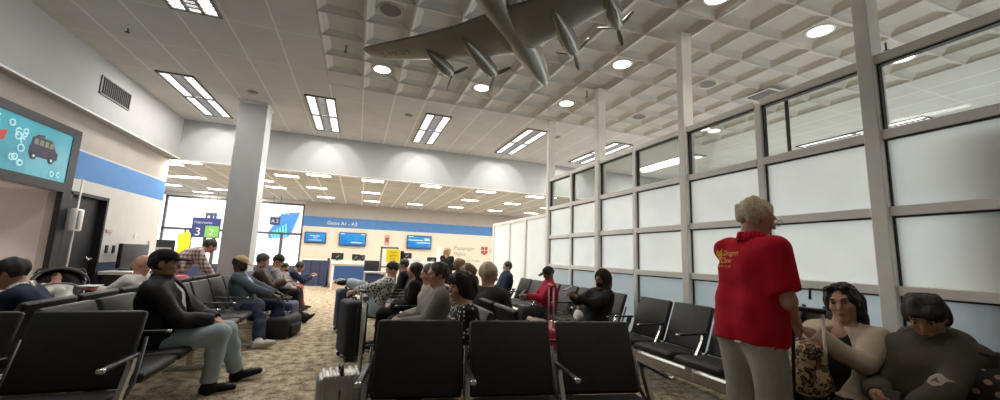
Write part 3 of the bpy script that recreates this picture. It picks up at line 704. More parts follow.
monitor(407, 255.5, 13.4, 9.5, 'black monitor on the white counter beside the black sign stand', 1.06); monitor(432, 260, 13.4, 9.5, 'black monitor on the white counter left of the blonde woman', 1.06)
monitor(417, 262.5, 13.3, 10, 'low dark scanner monitor in the middle of the white counter', 1.06, hh=.07)
for px, l in ((437, 'left of two thin white poles beside the blonde woman'), (440.5, 'right of two thin white poles beside the blonde woman')):
    v = at_y(px, 247, 13.0); t = empty('queue_pole', (v.x, 12.8 if px < 439 else 13.15, 0), label=l, cat='post'); MB().tube([(0, 0, .02), (0, 0, v.z)], .028, 12).build('pole', WHITEP, t, True); MB().lathe([(.09, 0), (.09, .02), (.03, .04)], n=18).build('base', WHITEP, t, True)
# framed board, yellow sign, black sign stand
v0 = at_y(381, 246.5, 12.9); v1 = at_y(397, 268, 12.9)
t = empty('framed_board', (v0.x, 12.9, v1.z), label='grey framed white board behind the yellow sign', cat='board'); w, h = v1.x-v0.x, v0.z-v1.z
fb = MB()
for lo, hi in (((0, 0, 0), (.05, .05, h)), ((w-.05, 0, 0), (w, .05, h)), ((0, 0, h-.05), (w, .05, h)), ((0, 0, 0), (w, .05, .05))): fb.box(lo, hi)
fb.build('frame', mat('board_frame', (.16, .15, .16), .5, nscale=9, namt=.05), t); MB().box((.05, .02, .05), (w-.05, .03, h-.05)).build('panel', WHITEP, t)
for xx in (.0, w-.05): MB().box((xx, 0, -v1.z), (xx+.05, .05, 0)).build('leg', STEELD, t)
ys = 10.5; v0 = at_y(386.5, 249, ys); v1 = at_y(399.5, 262.5, ys)
t = empty('yellow_notice', (v0.x, ys, 0), label='bright yellow notice on a stand before the far counters', cat='sign'); w, h = v1.x-v0.x, v0.z-v1.z
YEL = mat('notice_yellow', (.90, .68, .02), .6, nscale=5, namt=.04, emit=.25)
bd = MB().rbox((0, 0, v1.z), (w, .02, v0.z), .005).build('board', YEL, t)
text('lettering', 'Gate\nagents\nonly', h*.24, mat('notice_ink', (.25, .18, .02), .7, nscale=5, namt=.04), (w*.5, -.003, v1.z+h*.70), (1, 0, 0), (0, 0, 1), bd, 'CENTER')
MB().tube([(w/2, .03, .02), (w/2, .03, v1.z+.05)], .015, 10).build('pole', STEELD, t, True); MB().lathe([(.16, 0), (.16, .02), (.03, .03)], (w/2, .03, 0), n=18).build('base', STEELD, t, True)
v0 = at_y(402.5, 251, 10.3); t = empty('sign_stand', (v0.x, 10.3, 0), label='slim black stand right beside the yellow notice', cat='stand')
MB().rbox((-.045, -.02, .0), (.045, .02, v0.z), .008).build('column', BLACKP, t); MB().rbox((-.2, -.15, 0), (.2, .15, .02), .006).build('base', BLACKP, t); MB().rbox((-.07, -.03, .55), (.07, -.02, .8), .01).build('handset', WHITEP, t)
ya = 11.6; x0, x1 = at_y(364, 272, ya).x, at_y(386, 272, ya).x; w = x1-x0
t = empty('side_table', (x0, ya, 0), label='dark navy table with pale frame in front of the gate counter', cat='table')
MB().rbox((0, 0, .72), (w, .5, .76), .006).build('tabletop', mat('table_grey', (.35, .36, .38), .5, nscale=5, namt=.05), t); MB().box((.03, .03, .15), (w-.03, .47, .68)).build('cabinet', NAVY, t)
for xx in (0, w-.04):
    for yy in (0, .46): MB().box((xx, yy, 0), (xx+.04, yy+.04, .72)).build('leg', mat('table_grey', (.35, .36, .38)), t)
va = at_y(373, 258.5, 12.3); t = empty('office_chair', (va.x, 12.6, 0), label='dark chair behind the navy table', cat='chair')
MB().rbox((-.22, .2, .5), (.22, .27, 1.05), .03).build('backrest', BLACKP, t, True); MB().rbox((-.24, -.22, .44), (.24, .24, .5), .02).build('seat', BLACKP, t, True); MB().tube([(0, 0, .05), (0, 0, .45)], .03).build('pole', STEELD, t); MB().lathe([(.26, 0), (.26, .03), (.04, .06)], n=10).build('base', STEELD, t)
# ---- signs by the far window
v0 = at_y(193, 217, 13.0); v1 = at_y(211, 238, 13.0); w = .66
t = empty('gate_totem_sign', ((v0.x), 13.0, 0), label='navy and green gate sign standing left of the column', cat='sign')
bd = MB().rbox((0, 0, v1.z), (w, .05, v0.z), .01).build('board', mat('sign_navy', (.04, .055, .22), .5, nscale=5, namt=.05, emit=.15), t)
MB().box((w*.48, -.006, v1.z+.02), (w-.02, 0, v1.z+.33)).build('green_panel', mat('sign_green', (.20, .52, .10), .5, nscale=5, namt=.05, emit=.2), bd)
text('lettering', 'Departures', .09, LW, (.05, -.004, v0.z-.16), (1, 0, 0), (0, 0, 1), bd); text('numeral', '3', .3, LW, (.08, -.004, v1.z+.06), (1, 0, 0), (0, 0, 1), bd); text('numeral', '2', .24, LW, (w*.62, -.010, v1.z+.08), (1, 0, 0), (0, 0, 1), bd)
MB().tube([(w/2, .03, 0), (w/2, .03, v1.z)], .04, 12).build('pole', STEELD, t); MB().lathe([(.25, 0), (.25, .02), (.05, .04)], (w/2, .03, 0), n=20).build('base', STEELD, t)
for px, py, l, tx in ((275, 221, 'small dark hanging gate sign right of the column', 'A 2'), (211, 217, 'small dark hanging gate sign left of the column', 'A 1')):
    v = at_y(px, py, 16.5); t = empty('hanging_sign', v, label=l, cat='sign'); bd = MB().rbox((-.17, 0, -.15), (.17, .03, .15), .006).build('board', mat('sign_navy2', (.05, .07, .16), .5, nscale=5, namt=.05), t)
    text('lettering', tx, .17, LW, (0, -.004, -.06), (1, 0, 0), (0, 0, 1), bd, 'CENTER'); MB().tube([(-.12, .015, .15), (-.12, .015, FARCEIL-v.z)], .008, 6).tube([(.12, .015, .15), (.12, .015, FARCEIL-v.z)], .008, 6).build('rod', STEELD, t)
# hi-vis jacket on a stand
v = at_y(183, 246, 12.2); t = empty('coat_stand', (v.x, 12.2, 0), label='black coat stand by the far left window', cat='stand')
MB().tube([(0, 0, .02), (0, 0, 1.75)], .02, 10).build('pole', BLACKP, t, True); MB().lathe([(.2, 0), (.2, .02), (.03, .04)], n=18).build('base', BLACKP, t, True)
fj = Field().cap((v.x, 12.2, 1.62), (v.x, 12.2, 1.0), .05, .085, k=.05, flat=(0, 1, 0), squash=.5).cap((v.x-.08, 12.2, 1.56), (v.x-.10, 12.2, 1.0), .04, .045, k=.05).cap((v.x+.08, 12.2, 1.56), (v.x+.10, 12.2, 1.0), .04, .045, k=.05)
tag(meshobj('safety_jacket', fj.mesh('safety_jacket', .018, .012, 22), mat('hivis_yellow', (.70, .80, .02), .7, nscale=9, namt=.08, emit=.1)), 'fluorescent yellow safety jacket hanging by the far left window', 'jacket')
# ---- left: podium with black monitor, wall screens, phone, conduit, switches
t = empty('podium_counter', (-3.95, 8.93, 0), label='dark gate podium with a pale ledge on the left', cat='counter')
MB().rbox((-.2, 0, 0), (.2, 1.35, .74), .01).build('body', mat('podium_dark', (.05, .035, .03), .5, nscale=5, namt=.1), t); MB().rbox((-.235, -.06, .74), (.25, 1.4, .80), .01).build('ledge', WHITEP, t)
t = empty('computer_monitor', (-3.98, 9.38, .80), label='big black monitor back standing on the left podium', cat='monitor')
MB().rbox((.0, -.48, .05), (.07, .48, .49), .015).build('housing', BLACKP, t, True); MB().tube([(.03, .05, .01), (.03, .05, .2)], .03).build('stand', BLACKP, t); MB().rbox((-.1, -.12, 0), (.15, .22, .02), .005).build('base', BLACKP, t)
v = at_y(163, 246, 11.6); t = empty('computer_monitor', (v.x, 11.6, 0), label='small black monitor behind the capped man, left of the yellow jacket', cat='monitor')
MB().rbox((-.22, 0, v.z-.15), (.22, .05, v.z+.15), .01).build('housing', BLACKP, t); MB().box((-.17, -.004, v.z-.11), (.17, 0, v.z-.03)).build('stickers', LG, t); MB().tube([(0, .05, .02), (0, .05, v.z)], .02).build('pole', BLACKP, t); MB().lathe([(.18, 0), (.18, .02), (.03, .04)], (0, .05, 0), n=16).build('base', BLACKP, t)
# storefront frame and animated board
t = empty('display_board', (XL, 7.74, 0), label='large teal picture board in a black frame on the left wall', cat='display')
fb = MB(); fb.box((0, -.17, 0), (.07, 0, 2.965)); fb.box((0, -5.5, 2.845), (.07, -.17, 2.965)); fb.box((0, -5.5, 2.01), (.07, -.17, 2.14)); fb.build('frame', BLACKP, t)
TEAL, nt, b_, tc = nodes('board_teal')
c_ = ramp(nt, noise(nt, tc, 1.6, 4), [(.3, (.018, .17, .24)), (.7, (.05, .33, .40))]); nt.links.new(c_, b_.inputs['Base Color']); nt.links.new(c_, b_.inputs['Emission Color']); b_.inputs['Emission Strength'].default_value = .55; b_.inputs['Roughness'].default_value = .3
pn = MB().box((.02, -5.5, 2.13), (.06, -.165, 2.85)).build('picture_panel', TEAL, t)
def onb(pts, dx): return [(dx, y, z) for y, z in pts]
def flat(pts, m, name, dx=.064):
    mb = MB(); mb.loft([onb(pts, .0605), onb(pts, dx)]); return mb.build(name, m, pn)
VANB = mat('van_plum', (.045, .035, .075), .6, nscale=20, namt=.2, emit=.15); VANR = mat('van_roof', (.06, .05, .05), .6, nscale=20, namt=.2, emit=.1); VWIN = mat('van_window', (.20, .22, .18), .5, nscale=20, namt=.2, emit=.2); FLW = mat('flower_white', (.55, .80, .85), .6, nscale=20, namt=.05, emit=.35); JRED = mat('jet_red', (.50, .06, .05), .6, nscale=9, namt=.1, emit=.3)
vy, vz, sc = -.93, 2.40, 1.0   # van left rear corner
def vp(pts): return [(vy+a*.84, vz+b_*.84) for a, b_ in pts]
flat(vp([(0, .03), (.02, .0), (.56, .0), (.61, .03), (.62, .13), (.55, .17), (.02, .17), (0, .14)]), VANB, 'van_body')
flat(vp([(.02, .17), (.55, .17), (.47, .30), (.42, .32), (.08, .32), (.03, .28)]), VANR, 'van_roof', .0645)
flat(vp([(.10, .32), (.12, .35), (.26, .37), (.28, .33)]), VANR, 'roof_rack', .064)
for q in range(4): flat(vp([(.07+q*.11, .19), (.16+q*.11, .19), (.15+q*.11, .28), (.08+q*.11, .28)]), VWIN, 'van_window', .066)
for q in (.10, .48):
    flat([(vy+q*.84+.05*cos(a), vz+.0+.05*sin(a)) for a in [2*pi*k/16 for k in range(16)]], BLACKP, 'van_wheel', .067); flat([(vy+q*.84+.018*cos(a), vz+.0+.018*sin(a)) for a in [2*pi*k/12 for k in range(12)]], FLW, 'hubcap', .069)
flat([(-1.75, 2.50), (-1.30, 2.62), (-1.33, 2.50), (-1.45, 2.43), (-1.75, 2.40)], JRED, 'red_tail'); flat([(-1.75, 2.40), (-1.45, 2.43), (-1.38, 2.40), (-1.5, 2.36), (-1.75, 2.35)], FLW, 'white_belly')
rr = random.Random(3)
for q in range(110):
    y, z = (-5.3+rr.random()*3.3 if q < 40 else -2.0+rr.random()*1.78), 2.19+rr.random()*.63
    R_ = .028+.02*rr.random(); a0 = rr.random()*2; a1 = 6.28 if rr.random() < .6 else 4
    if y < -2.2 or (vy-.1 < y < vy+.75 and vz-.12 < z < vz+.45) or (-1.9 < y < -1.2 and 2.3 < z < 2.7): continue
    MB().tube([(.064, y+R_*cos(a0+a1*k/10), z+R_*sin(a0+a1*k/10)) for k in range(11)], .009, 5).build('flower_doodle', FLW, pn)
# shop items inside the opening
for q in range(4):
    z = .82+q*.075
    tag(MB().rbox((-5.0, 5.2, z), (-4.45, 7.45-q*.1, z+.05), .008).build('paper_stack', WHITEP), ['flat white stack lowest on the shop sill', 'flat white stack second from the bottom on the shop sill', 'flat white stack third from the bottom on the shop sill', 'flat white stack topmost on the shop sill'][q], 'paper stack', 'white stacks in the shop opening')
t = empty('card_terminal', (-4.6, 6.62, 1.12), label='small dark terminal on the shop sill at the left photo edge', cat='terminal'); MB().rbox((-.1, -.1, .2), (.0, .12, .42), .02).build('screen', BLACKP, t); MB().tube([(-.05, 0, 0), (-.05, 0, .22)], .03).build('stand', STEELD, t)
t = empty('wall_phone', (XL+.1, 7.80, 1.62), label='white boxy wall phone on the black frame beside the door', cat='wall phone'); MB().rbox((0, -.09, -.17), (.09, .11, .17), .025).build('housing', WHITEP, t, True); MB().rbox((.09, -.06, -.14), (.115, -.0, .14), .01).build('handset', mat('phone_grey', (.45, .44, .42), .5, nscale=9, namt=.05), t, True)
tag(MB().tube([(XL+.115, 7.86, 0), (XL+.115, 7.86, 2.25), (XL+.02, 7.86, 2.27)], .013, 8).build('conduit', WHITEP, None, True), 'thin white conduit running down beside the black door', 'pipe')
for y, z, w_, h_, m_, l in ((9.02, 1.18, .035, .07, BLACKP, 'left of two small black wall plates beside the door'), (9.24, 1.18, .035, .07, BLACKP, 'right of two small black wall plates beside the door'), (9.0, 1.5, .09, .03, mat('plate_pink', (.5, .4, .36), .6, nscale=9, namt=.05), 'flat pinkish name plate on the white wall by the door'), (9.9, 1.45, .03, .05, WHITEP, 'small white wall switch right of the door'), (10.5, 1.3, .03, .06, mat('plate_grey', (.3, .28, .26), .6, nscale=9, namt=.05), 'small grey wall plate above the podium monitor')):
    tag(MB().rbox((XL, y-w_, z-h_), (XL+.02, y+w_, z+h_), .006).build('wall_plate', m_), l, 'wall plate')
# ---- hanging model airplane
PLN = mat('airplane_grey_paint', (.27, .26, .225), .32, .35, nscale=3, namt=.12); PLR = mat('airplane_rim', (.55, .50, .42), .3, .7, nscale=5, namt=.05); PLD = mat('airplane_dark', (.045, .043, .04), .45, .3, nscale=5, namt=.1); PROPM = mat('propeller_metal', (.30, .29, .27), .35, .6, nscale=5, namt=.1)
ap = empty('model_airplane', label='large grey four-propeller model airplane hanging below the coffered ceiling', cat='model airplane')
ap.matrix_world = Matrix.Translation((1.089, 3.04, 3.302)) @ Matrix.Rotation(radians(43.84), 4, 'Z') @ Matrix.Rotation(radians(5.1), 4, 'Y') @ Matrix.Rotation(radians(-4.09), 4, 'X')
def ell_ring(x, cy, cz, ry, rz_, n=24): return [(x, cy+ry*cos(2*pi*j/n), cz+rz_*sin(2*pi*j/n)) for j in range(n)]
MB().loft([ell_ring(x, 0, z, a, c) for x, z, a, c in ((1.012, -.0, .004, .004), (1.0, -.0, .028, .03), (.96, .005, .05, .055), (.85, .02, .078, .085), (.65, .05, .110, .118), (.42, .085, .135, .148), (.1, .105, .148, .16), (-.3, .105, .142, .15), (-.7, .10, .115, .12), (-1.1, .11, .075, .08), (-1.45, .12, .035, .045), (-1.55, .12, .004, .006))]).build('fuselage', PLN, ap, True)
def foil(x_le, ch, y, z, th, n=12):
    pts = []
    for k in range(n+1): u = k/n; pts.append((x_le-u*ch, y, z+th*ch*1.9*(math.sqrt(max(u, 0))*(1-u))*.9))
    for k in range(n-1, 0, -1): u = k/n; pts.append((x_le-u*ch, y, z-th*ch*1.1*(math.sqrt(u)*(1-u))*.9))
    return pts
for s in (1, -1):
    wg = MB(); R_ = []
    for y, le, ch in ((.0, .36, .62), (.14, .36, .60), (.43, .31, .52), (.865, .19, .41), (1.25, .055, .30), (1.42, -.02, .235), (1.49, -.09, .14), (1.506, -.15, .03)): R_.append(foil(le, ch, s*y, .066*y-.01, .16 if y < .5 else .14))
    w_ = wg.loft(R_).build('wing', PLN, ap, True)
    if s > 0: text('lettering', 'S-MNM', .10, PLD, (-.10, 1.33, .030), (0.15, -1, -.066), (-1, -.15, 0), w_)
    for y, xf, xr, r in ((.432, .578, -.062, .076), (.865, .422, -.031, .066)):
        zc = .066*y-.035
        n_ = MB().loft([ell_ring(xf-(xf-xr)*u, s*y, zc+.0*u, r*q, r*q*1.05, 18) for u, q in ((0, .35), (.02, .62), (.05, .80), (.15, .95), (.3, 1.0), (.5, .92), (.7, .70), (.88, .38), (1, .04))]).build('nacelle', PLN, ap, True)
        MB().lathe([(r*.62, xf-.012), (r*.84, xf-.03), (r*.88, xf-.05)], (0, s*y, zc), 'x', 18).build('cowl_rim', PLR, n_, True)
        for a in (25, 95, 165, 235, 305): MB().tube([(xf-.30, s*y+r*1.0*cos(radians(a)), zc+r*1.0*sin(radians(a))), (xf-.06, s*y+r*.93*cos(radians(a)), zc+r*.93*sin(radians(a)))], .004, 5).build('exhaust_line', PLD, n_)
        pr = MB().lathe([(.002, xf+.06), (.014, xf+.045), (.02, xf+.0), (.012, xf-.03)], (0, s*y, zc), 'x', 12).build('spinner', PROPM, ap, True)
        for k in range(3):
            a = radians(20+120*k+(30 if s > 0 else 0)); bl = MB(); L_ = .20
            d_ = Vector((0, cos(a), sin(a))); e_ = Vector((.35, -sin(a)*.94, cos(a)*.94)); rg = []
            for u, wd_ in ((0, .008), (.2, .016), (.55, .021), (.85, .016), (1, .004)):
                c0 = Vector((xf+.02, s*y, zc))+d_*(L_*u); nn = d_.cross(e_).normalized()
                rg.append([c0+e_*wd_, c0+nn*.003, c0-e_*wd_, c0-nn*.003])
            bl.loft(rg).build('propeller_blade', PROPM, pr, True)
    # tailplane
    tp = MB(); tp.loft([foil(-1.12+0-.12*abs(y), .30-.28*abs(y), s*y, .10, .1) for y in (0, .25, .5, .56)]).build('tailplane', PLN, ap, True)
fn = MB(); fn.loft([[(p[0], p[2]-.0-z*.0, z) for p in foil(-1.05-.3*z, .42-.35*z, 0, 0, .1)] for z in (.08, .35, .6, .66)]).build('tail_fin', PLN, ap, True)
tb_ = MB(); tb_.tube([(.93, -.055, .02), (.7, -.10, .045), (.45, -.132, .08)], .006, 5); tb_.build('bright_seam', PLR, ap, True)
v = at_z(786, 98, CEIL); z1 = at_x(791, 151, v.x).z; t = MB().tube([(v.x, v.y, z1), (v.x, v.y, CEIL+.06)], .03, 10).build('hanging_rod', ALUD, None, True); tag(t, 'thin dark rod hanging from the ceiling beyond the clear upper pane', 'rod')
# suspension wires
for lx, ly in ((.35, .25), (.35, -.25), (-.9, 0)):
    p0 = ap.matrix_world @ Vector((lx, ly, .10)); w_ = MB().tube([p0, (p0.x, p0.y, CEIL+.06)], .004, 5).build('suspension_wire', STEELD)
    tag(w_, 'thin wire holding the model airplane to the ceiling', 'wire', 'airplane suspension wires')
# ================================================================== PEOPLE
def nrm(v): v = np.array(v, float); return v/(np.linalg.norm(v)+1e-9)
def rotm(yw, pt, rl):   # columns right, forward, up of a frame that faces +Y; yaw left positive, pitch down positive
    a, p, r = radians(yw), radians(pt), radians(rl)
    Rz = np.array([[cos(a), -sin(a), 0], [sin(a), cos(a), 0], [0, 0, 1]]); Rx = np.array([[1, 0, 0], [0, cos(-p), -sin(-p)], [0, sin(-p), cos(-p)]]); Ry = np.array([[cos(r), 0, sin(r)], [0, 1, 0], [-sin(r), 0, cos(r)]])
    return Rz @ Rx @ Ry
def ik(a, c, l1, l2, hint):
    a, c, hint = np.array(a, float), np.array(c, float), np.array(hint, float)
    d = c-a; L = np.linalg.norm(d); u = d/(L+1e-9)
    if L > (l1+l2)*.995: c = a+u*(l1+l2)*.995; L = (l1+l2)*.995
    x = (l1*l1-l2*l2+L*L)/(2*L); h = math.sqrt(max(l1*l1-x*x, 1e-8))
    w = hint-u*(hint@u); w = nrm(w); return a+u*x+w*h, c
def person(label, loc, rz, head=(0, 0, 0), hip=.49, lean=12, side=0, twist=0, neck=10, hands=None, elbows=None, feet=None, knees=None, s=.95, skin='light', hair=None, hairc=(.02, .014, .01),
           top=None, over=None, legs=None, shoes=None, hat=None, vox=.014, group=None, cat='person', curl=(.9, .9), headat=None, handsw=None, feetw=None, face=False, grip=None, build=1.0, extra=None, hunch=0.0, foot_yaw=(0, 0), hand_dir=None, mask=None):
    """local frame: faces +Y, right side +X, z up; loc is the floor point below the hips"""
    if headat is not None:
        T0 = .50*s; ofs = (rotm(0, -lean, side)[:, 2]*.5+rotm(0, -lean+hunch, side)[:, 2]*.5)*T0 + rotm(0, -lean+hunch, side)[:, 2]*.024*s + nrm(rotm(0, -lean+hunch+neck, side)[:, 2])*.125*s
        hip = min(max(headat[2]-ofs[2], hip-.05), hip+.06)
        loc = (headat[0]-ofs[0]*cos(rz)+ofs[1]*sin(rz), headat[1]-ofs[0]*sin(rz)-ofs[1]*cos(rz), 0)
    def tolocal(p): dx, dy = p[0]-loc[0], p[1]-loc[1]; return (dx*cos(rz)+dy*sin(rz), -dx*sin(rz)+dy*cos(rz), p[2]-loc[2])
    hands = dict(hands or {}); feet = dict(feet or {})
    for k, p in (handsw or {}).items(): hands[k] = tolocal(p)
    for k, p in (feetw or {}).items(): feet[k] = tolocal(p)
    root = empty('person', loc, rz, label, cat, group)
    near = vox < .0105
    T = .50*s; hz = hip
    R0 = rotm(0, -lean, side)
    tw = rotm(twist, 0, 0)
    upd = R0[:, 2]; HIP = np.array([0, 0, hz]); up1 = rotm(0, -lean+hunch, side)[:, 2]
    MID = HIP+upd*T*.5; NB = MID+up1*T*.5
    sr = tw @ np.array([cos(radians(side)), 0, -sin(radians(side))]); fr = nrm(np.cross(up1, sr))   # shoulder right, chest forward
    bw = build
    hd = NB + up1*.024*s + nrm(rotm(0, -lean+hunch+neck, side)[:, 2])*.125*s
    HR = rotm(*head); hr, hf, hu = HR[:, 0], HR[:, 1], HR[:, 2]
    hs = s*1.0
    def hp(x, y, z): return hd + (hr*x+hf*y+hu*z)*hs
    SH = {k: NB - up1*.056*s + sr*(.152*s*bw*q) for k, q in (('R', 1), ('L', -1))}
    HJ = {k: HIP + np.array([.088*s*q, 0, 0]) for k, q in (('R', 1), ('L', -1))}
    ul, fl_, tl, sl_ = .285*s, .255*s, .425*s, .415*s
    elbows = elbows or {}; knees = knees or {}
    EL, WR, KN, AN = {}, {}, {}, {}
    for k, q in (('R', 1), ('L', -1)):
        t_ = hands.get(k, (.10*q, .30, hz+.14)); EL[k], WR[k] = ik(SH[k], t_, ul, fl_, elbows.get(k, (.5*q, -.6, -.5)))
        f_ = feet.get(k, (.12*q, .46*s, .085)); KN[k], AN[k] = ik(HJ[k], f_, tl, sl_, knees.get(k, (.12*q, 1, .6)))
    def torso(F, t, k=.05, hipx=True):
        f = fr
        for q in (1, -1):
            F.cap(HIP+sr*q*.058*s+up1*.0, MID+sr*q*.048*s*bw, .104*s*bw+t, .094*s*bw+t, k=k, flat=f, squash=1.02)
            F.cap(MID+sr*q*.048*s*bw, NB-up1*.15*s+sr*q*.060*s*bw, .094*s*bw+t, .096*s*bw+t, k=k, flat=f, squash=1.04)
            F.cap(NB-up1*.15*s+sr*q*.060*s*bw, NB-up1*.085*s+sr*q*.070*s*bw, .094*s+t, .060*s+t, k=k, flat=f, squash=.95)
            F.cap(NB-up1*.012*s+sr*q*.02*s, SH['R' if q > 0 else 'L'], .044*s+t*.7, .048*s+t, k=k)
    def arm(F, k, t, k_=.025, upper=True, fore=True, cut=.0, endu=1.0):
        if upper: F.cap(SH[k], SH[k]+(EL[k]-SH[k])*endu, .050*s+t, (.050+(.041-.050)*endu)*s+t, k=k_, ends='b' if endu < 1 else '')
        if fore:
            e = EL[k]+(WR[k]-EL[k])*(1-cut); F.cap(EL[k], e, .042*s+t, .029*s+t, k=k_, ends='b' if cut else '')
    def leg(F, k, t, k_=.03, cut=0):
        F.cap(HJ[k]+np.array([0, .0, .0]), KN[k], .088*s*bw+t, .058*s+t, k=k_+.02)
        e = KN[k]+(AN[k]-KN[k])*(1-cut); F.cap(KN[k], KN[k]+(e-KN[k])*.4, .058*s+t, .056*s+t, k=k_); F.cap(KN[k]+(e-KN[k])*.4, e, .056*s+t, .040*s+t*1.4, k=k_, ends='b' if cut else '')
    # ---------------- body
    B = Field(); torso(B, 0)
    for k, q in (('R', 1), ('L', -1)):
        arm(B, k, 0); leg(B, k, 0)
    B.cap(NB-up1*.03*s, hp(0, -.025, -.05), .056*s, .052*s, k=.03); B.cap(NB-up1*.05*s, NB+up1*.02*s, .085*s, .056*s, k=.03)
    B.ell(hp(0, -.012, .022), (.074*hs, .093*hs, .09*hs), HR, k=.02)
    B.ell(hp(0, .022, -.045), (.055*hs, .066*hs, .062*hs), HR, k=.035)
    B.ell(hp(0, .068, -.094), (.022*hs, .02*hs, .018*hs), HR, k=.025)
    for q in (1, -1):
        B.ell(hp(.038*q, .068, -.018), (.022*hs, .02*hs, .02*hs), HR, k=.02)            # cheek
        B.ell(hp(.032*q, .098, .012), (.017*hs, .014*hs, .012*hs), HR, k=.012, op='sub')  # eye socket
        B.ell(hp(.078*q, -.008, -.004), (.010*hs, .020*hs, .031*hs), HR, k=.008)          # ear
    B.cap(hp(-.035, .082, .03), hp(.035, .082, .03), .010*hs, k=.018)
    B.cap(hp(0, .086, .016), hp(0, .108, -.022), .009*hs, .014*hs, k=.012)
    if near: B.cap(hp(-.018, .090, -.055), hp(.018, .090, -.055), .007*hs, k=.01)
    # hands
    for i, (k, q) in enumerate((('R', 1), ('L', -1))):
        fd = nrm(WR[k]-EL[k]); d0 = fd if not hand_dir or k not in hand_dir else nrm(hand_dir[k])
        pn = nrm(np.array([-.45*q, .15, -.85])) if not grip or k not in grip else nrm(grip[k])   # palm normal
        pn = nrm(pn-d0*(pn@d0)); wv = nrm(np.cross(d0, pn))
        if wv @ (np.array([-q, 0, 0])) < 0: tside = -wv
        else: tside = wv
        Wp = WR[k]; pc = Wp+d0*.045*s
        B.cap(Wp, Wp+d0*.015*s, .031*s, .028*s, k=.015)
        B.cap(Wp+d0*.025*s, Wp+d0*.075*s, .030*s, .037*s, k=.015, flat=pn, squash=.42)
        c_ = curl[i]; fr_ = max(.0088*s, vox*.62)
        for j, ln in enumerate((.075, .085, .079, .062)):
            b0 = Wp+d0*.085*s + tside*(.028-.0185*j)*s
            a1, a2 = c_*.55, c_*1.45
            p1 = b0+(d0*cos(a1)+pn*sin(a1))*ln*.5*s; p2 = p1+(d0*cos(a2)+pn*sin(a2))*ln*.5*s
            B.cap(b0-d0*.02*s, p1, fr_*1.05, fr_, k=.006); B.cap(p1, p2, fr_, fr_*.85, k=.004)
        t0 = Wp+d0*.03*s+tside*.024*s; t1 = t0+(d0*.75+tside*.65+pn*.35)*.038*s; t2 = t1+(d0*.9+tside*.05+pn*.5)*.034*s
        B.cap(t0, t1, fr_*1.2, fr_*1.1, k=.008); B.cap(t1, t2, fr_*1.1, fr_*.9, k=.004)
    # feet as part of the body
    FT = {}
    for i, (k, q) in enumerate((('R', 1), ('L', -1))):
        sh = nrm(AN[k]-KN[k]); dv = np.array([sin(radians(foot_yaw[i])), cos(radians(foot_yaw[i])), 0.0])
        dv = nrm(dv - sh*(dv@sh)*.85); FT[k] = dv
        B.cap(AN[k]+sh*.03*s, AN[k]+sh*.045*s+dv*.15*s, .034*s, .026*s, k=.02)
    bo = meshobj('body', B.mesh('body', vox), SKIN[skin], root)
    # ---------------- eyes, brows, lips
    if face:
        EW, EI = mat('eye_white', (.62, .58, .54), .3, nscale=50, namt=.05), mat('eye_iris', (.03, .018, .012), .2, nscale=50, namt=.1)
        for q in (1, -1):
            e = MB(); c = hp(.032*q, .074, .012); bm_ = bmesh.ops.create_uvsphere(e.bm, u_segments=12, v_segments=8, radius=.0145*hs)
            bmesh.ops.translate(e.bm, verts=bm_['verts'], vec=Vector(c)); eo = e.build('eye', EW, root, True)
            e = MB(); c = hp(.032*q, .0825, .011); bm_ = bmesh.ops.create_uvsphere(e.bm, u_segments=10, v_segments=6, radius=.0075*hs)
            bmesh.ops.translate(e.bm, verts=bm_['verts'], vec=Vector(c)); e.build('iris', EI, eo, True)
            br = MB(); br.tube([hp(.016*q, .094, .033), hp(.032*q, .092, .038), hp(.05*q, .079, .034)], [.003*hs, .0042*hs, .0025*hs], 6); br.build('eyebrow', mat('brow_dark', (.025, .016, .012), .8, nscale=50, namt=.1), root, True)
            br = MB(); br.tube([hp(.018*q, .0885, .017), hp(.032*q, .0915, .0205), hp(.047*q, .081, .016)], .0024*hs, 5); br.build('eyelid', mat('brow_dark', (.025, .016, .012)), root, True)
        l = MB(); l.tube([hp(-.024, .0875, -.055), hp(-.008, .0965, -.053), hp(.008, .0965, -.053), hp(.024, .0875, -.055)], [.002, .0055*hs, .0055*hs, .002], 8); l.build('lips', mat('lips', (.38, .13, .11), .5, nscale=50, namt=.05), root, True)
    # ---------------- hair
    hc = None
    if hair:
        hm = 'hair_%.2f_%.2f_%.2f' % hairc
        hc = mat(hm, hairc, .55, nscale=60, namt=.25, bump=.5, bscale=140)
        Hf = Field(); th = .014 if not hat or hat['kind'] == 'hood' else .005
        Hf.ell(hp(0, -.024, .028), ((.076+th)*hs, (.092+th)*hs, (.088+th)*hs), HR, k=.02)
        if hair == 'fluffy': Hf.ell(hp(0, -.022, .034), (.100*hs, .114*hs, .104*hs), HR, k=.02)
        if hair in ('short', 'crop', 'fluffy'):
            Hf.half(hp(0, 0, -.035), -hu*1.0+hf*.35); Hf.ell(hp(0, .128, -.024), (.086*hs, .104*hs, .106*hs), HR, k=.012, op='sub')
            for q in (1, -1): Hf.ell(hp(.088*q, .018, -.03), (.03*hs, .034*hs, .045*hs), HR, k=.01, op='sub')
        elif hair == 'mop':      # fuller, falling over the forehead
            Hf.ell(hp(0, .035, .060), (.074*hs, .070*hs, .045*hs), HR, k=.03); Hf.ell(hp(.02, -.01, .092), (.055*hs, .07*hs, .036*hs), HR, k=.02); Hf.ell(hp(0, -.045, -.01), (.084*hs, .065*hs, .075*hs), HR, k=.03)
            Hf.ell(hp(-.045, .0, .105), (.03*hs, .04*hs, .022*hs), HR, k=.02); pass; Hf.half(hp(0, 0, -.05), -hu+hf*.4); Hf.ell(hp(0, .135, -.048), (.084*hs, .108*hs, .104*hs), HR, k=.012, op='sub')
        elif hair == 'bob':      # rounded, to the nape
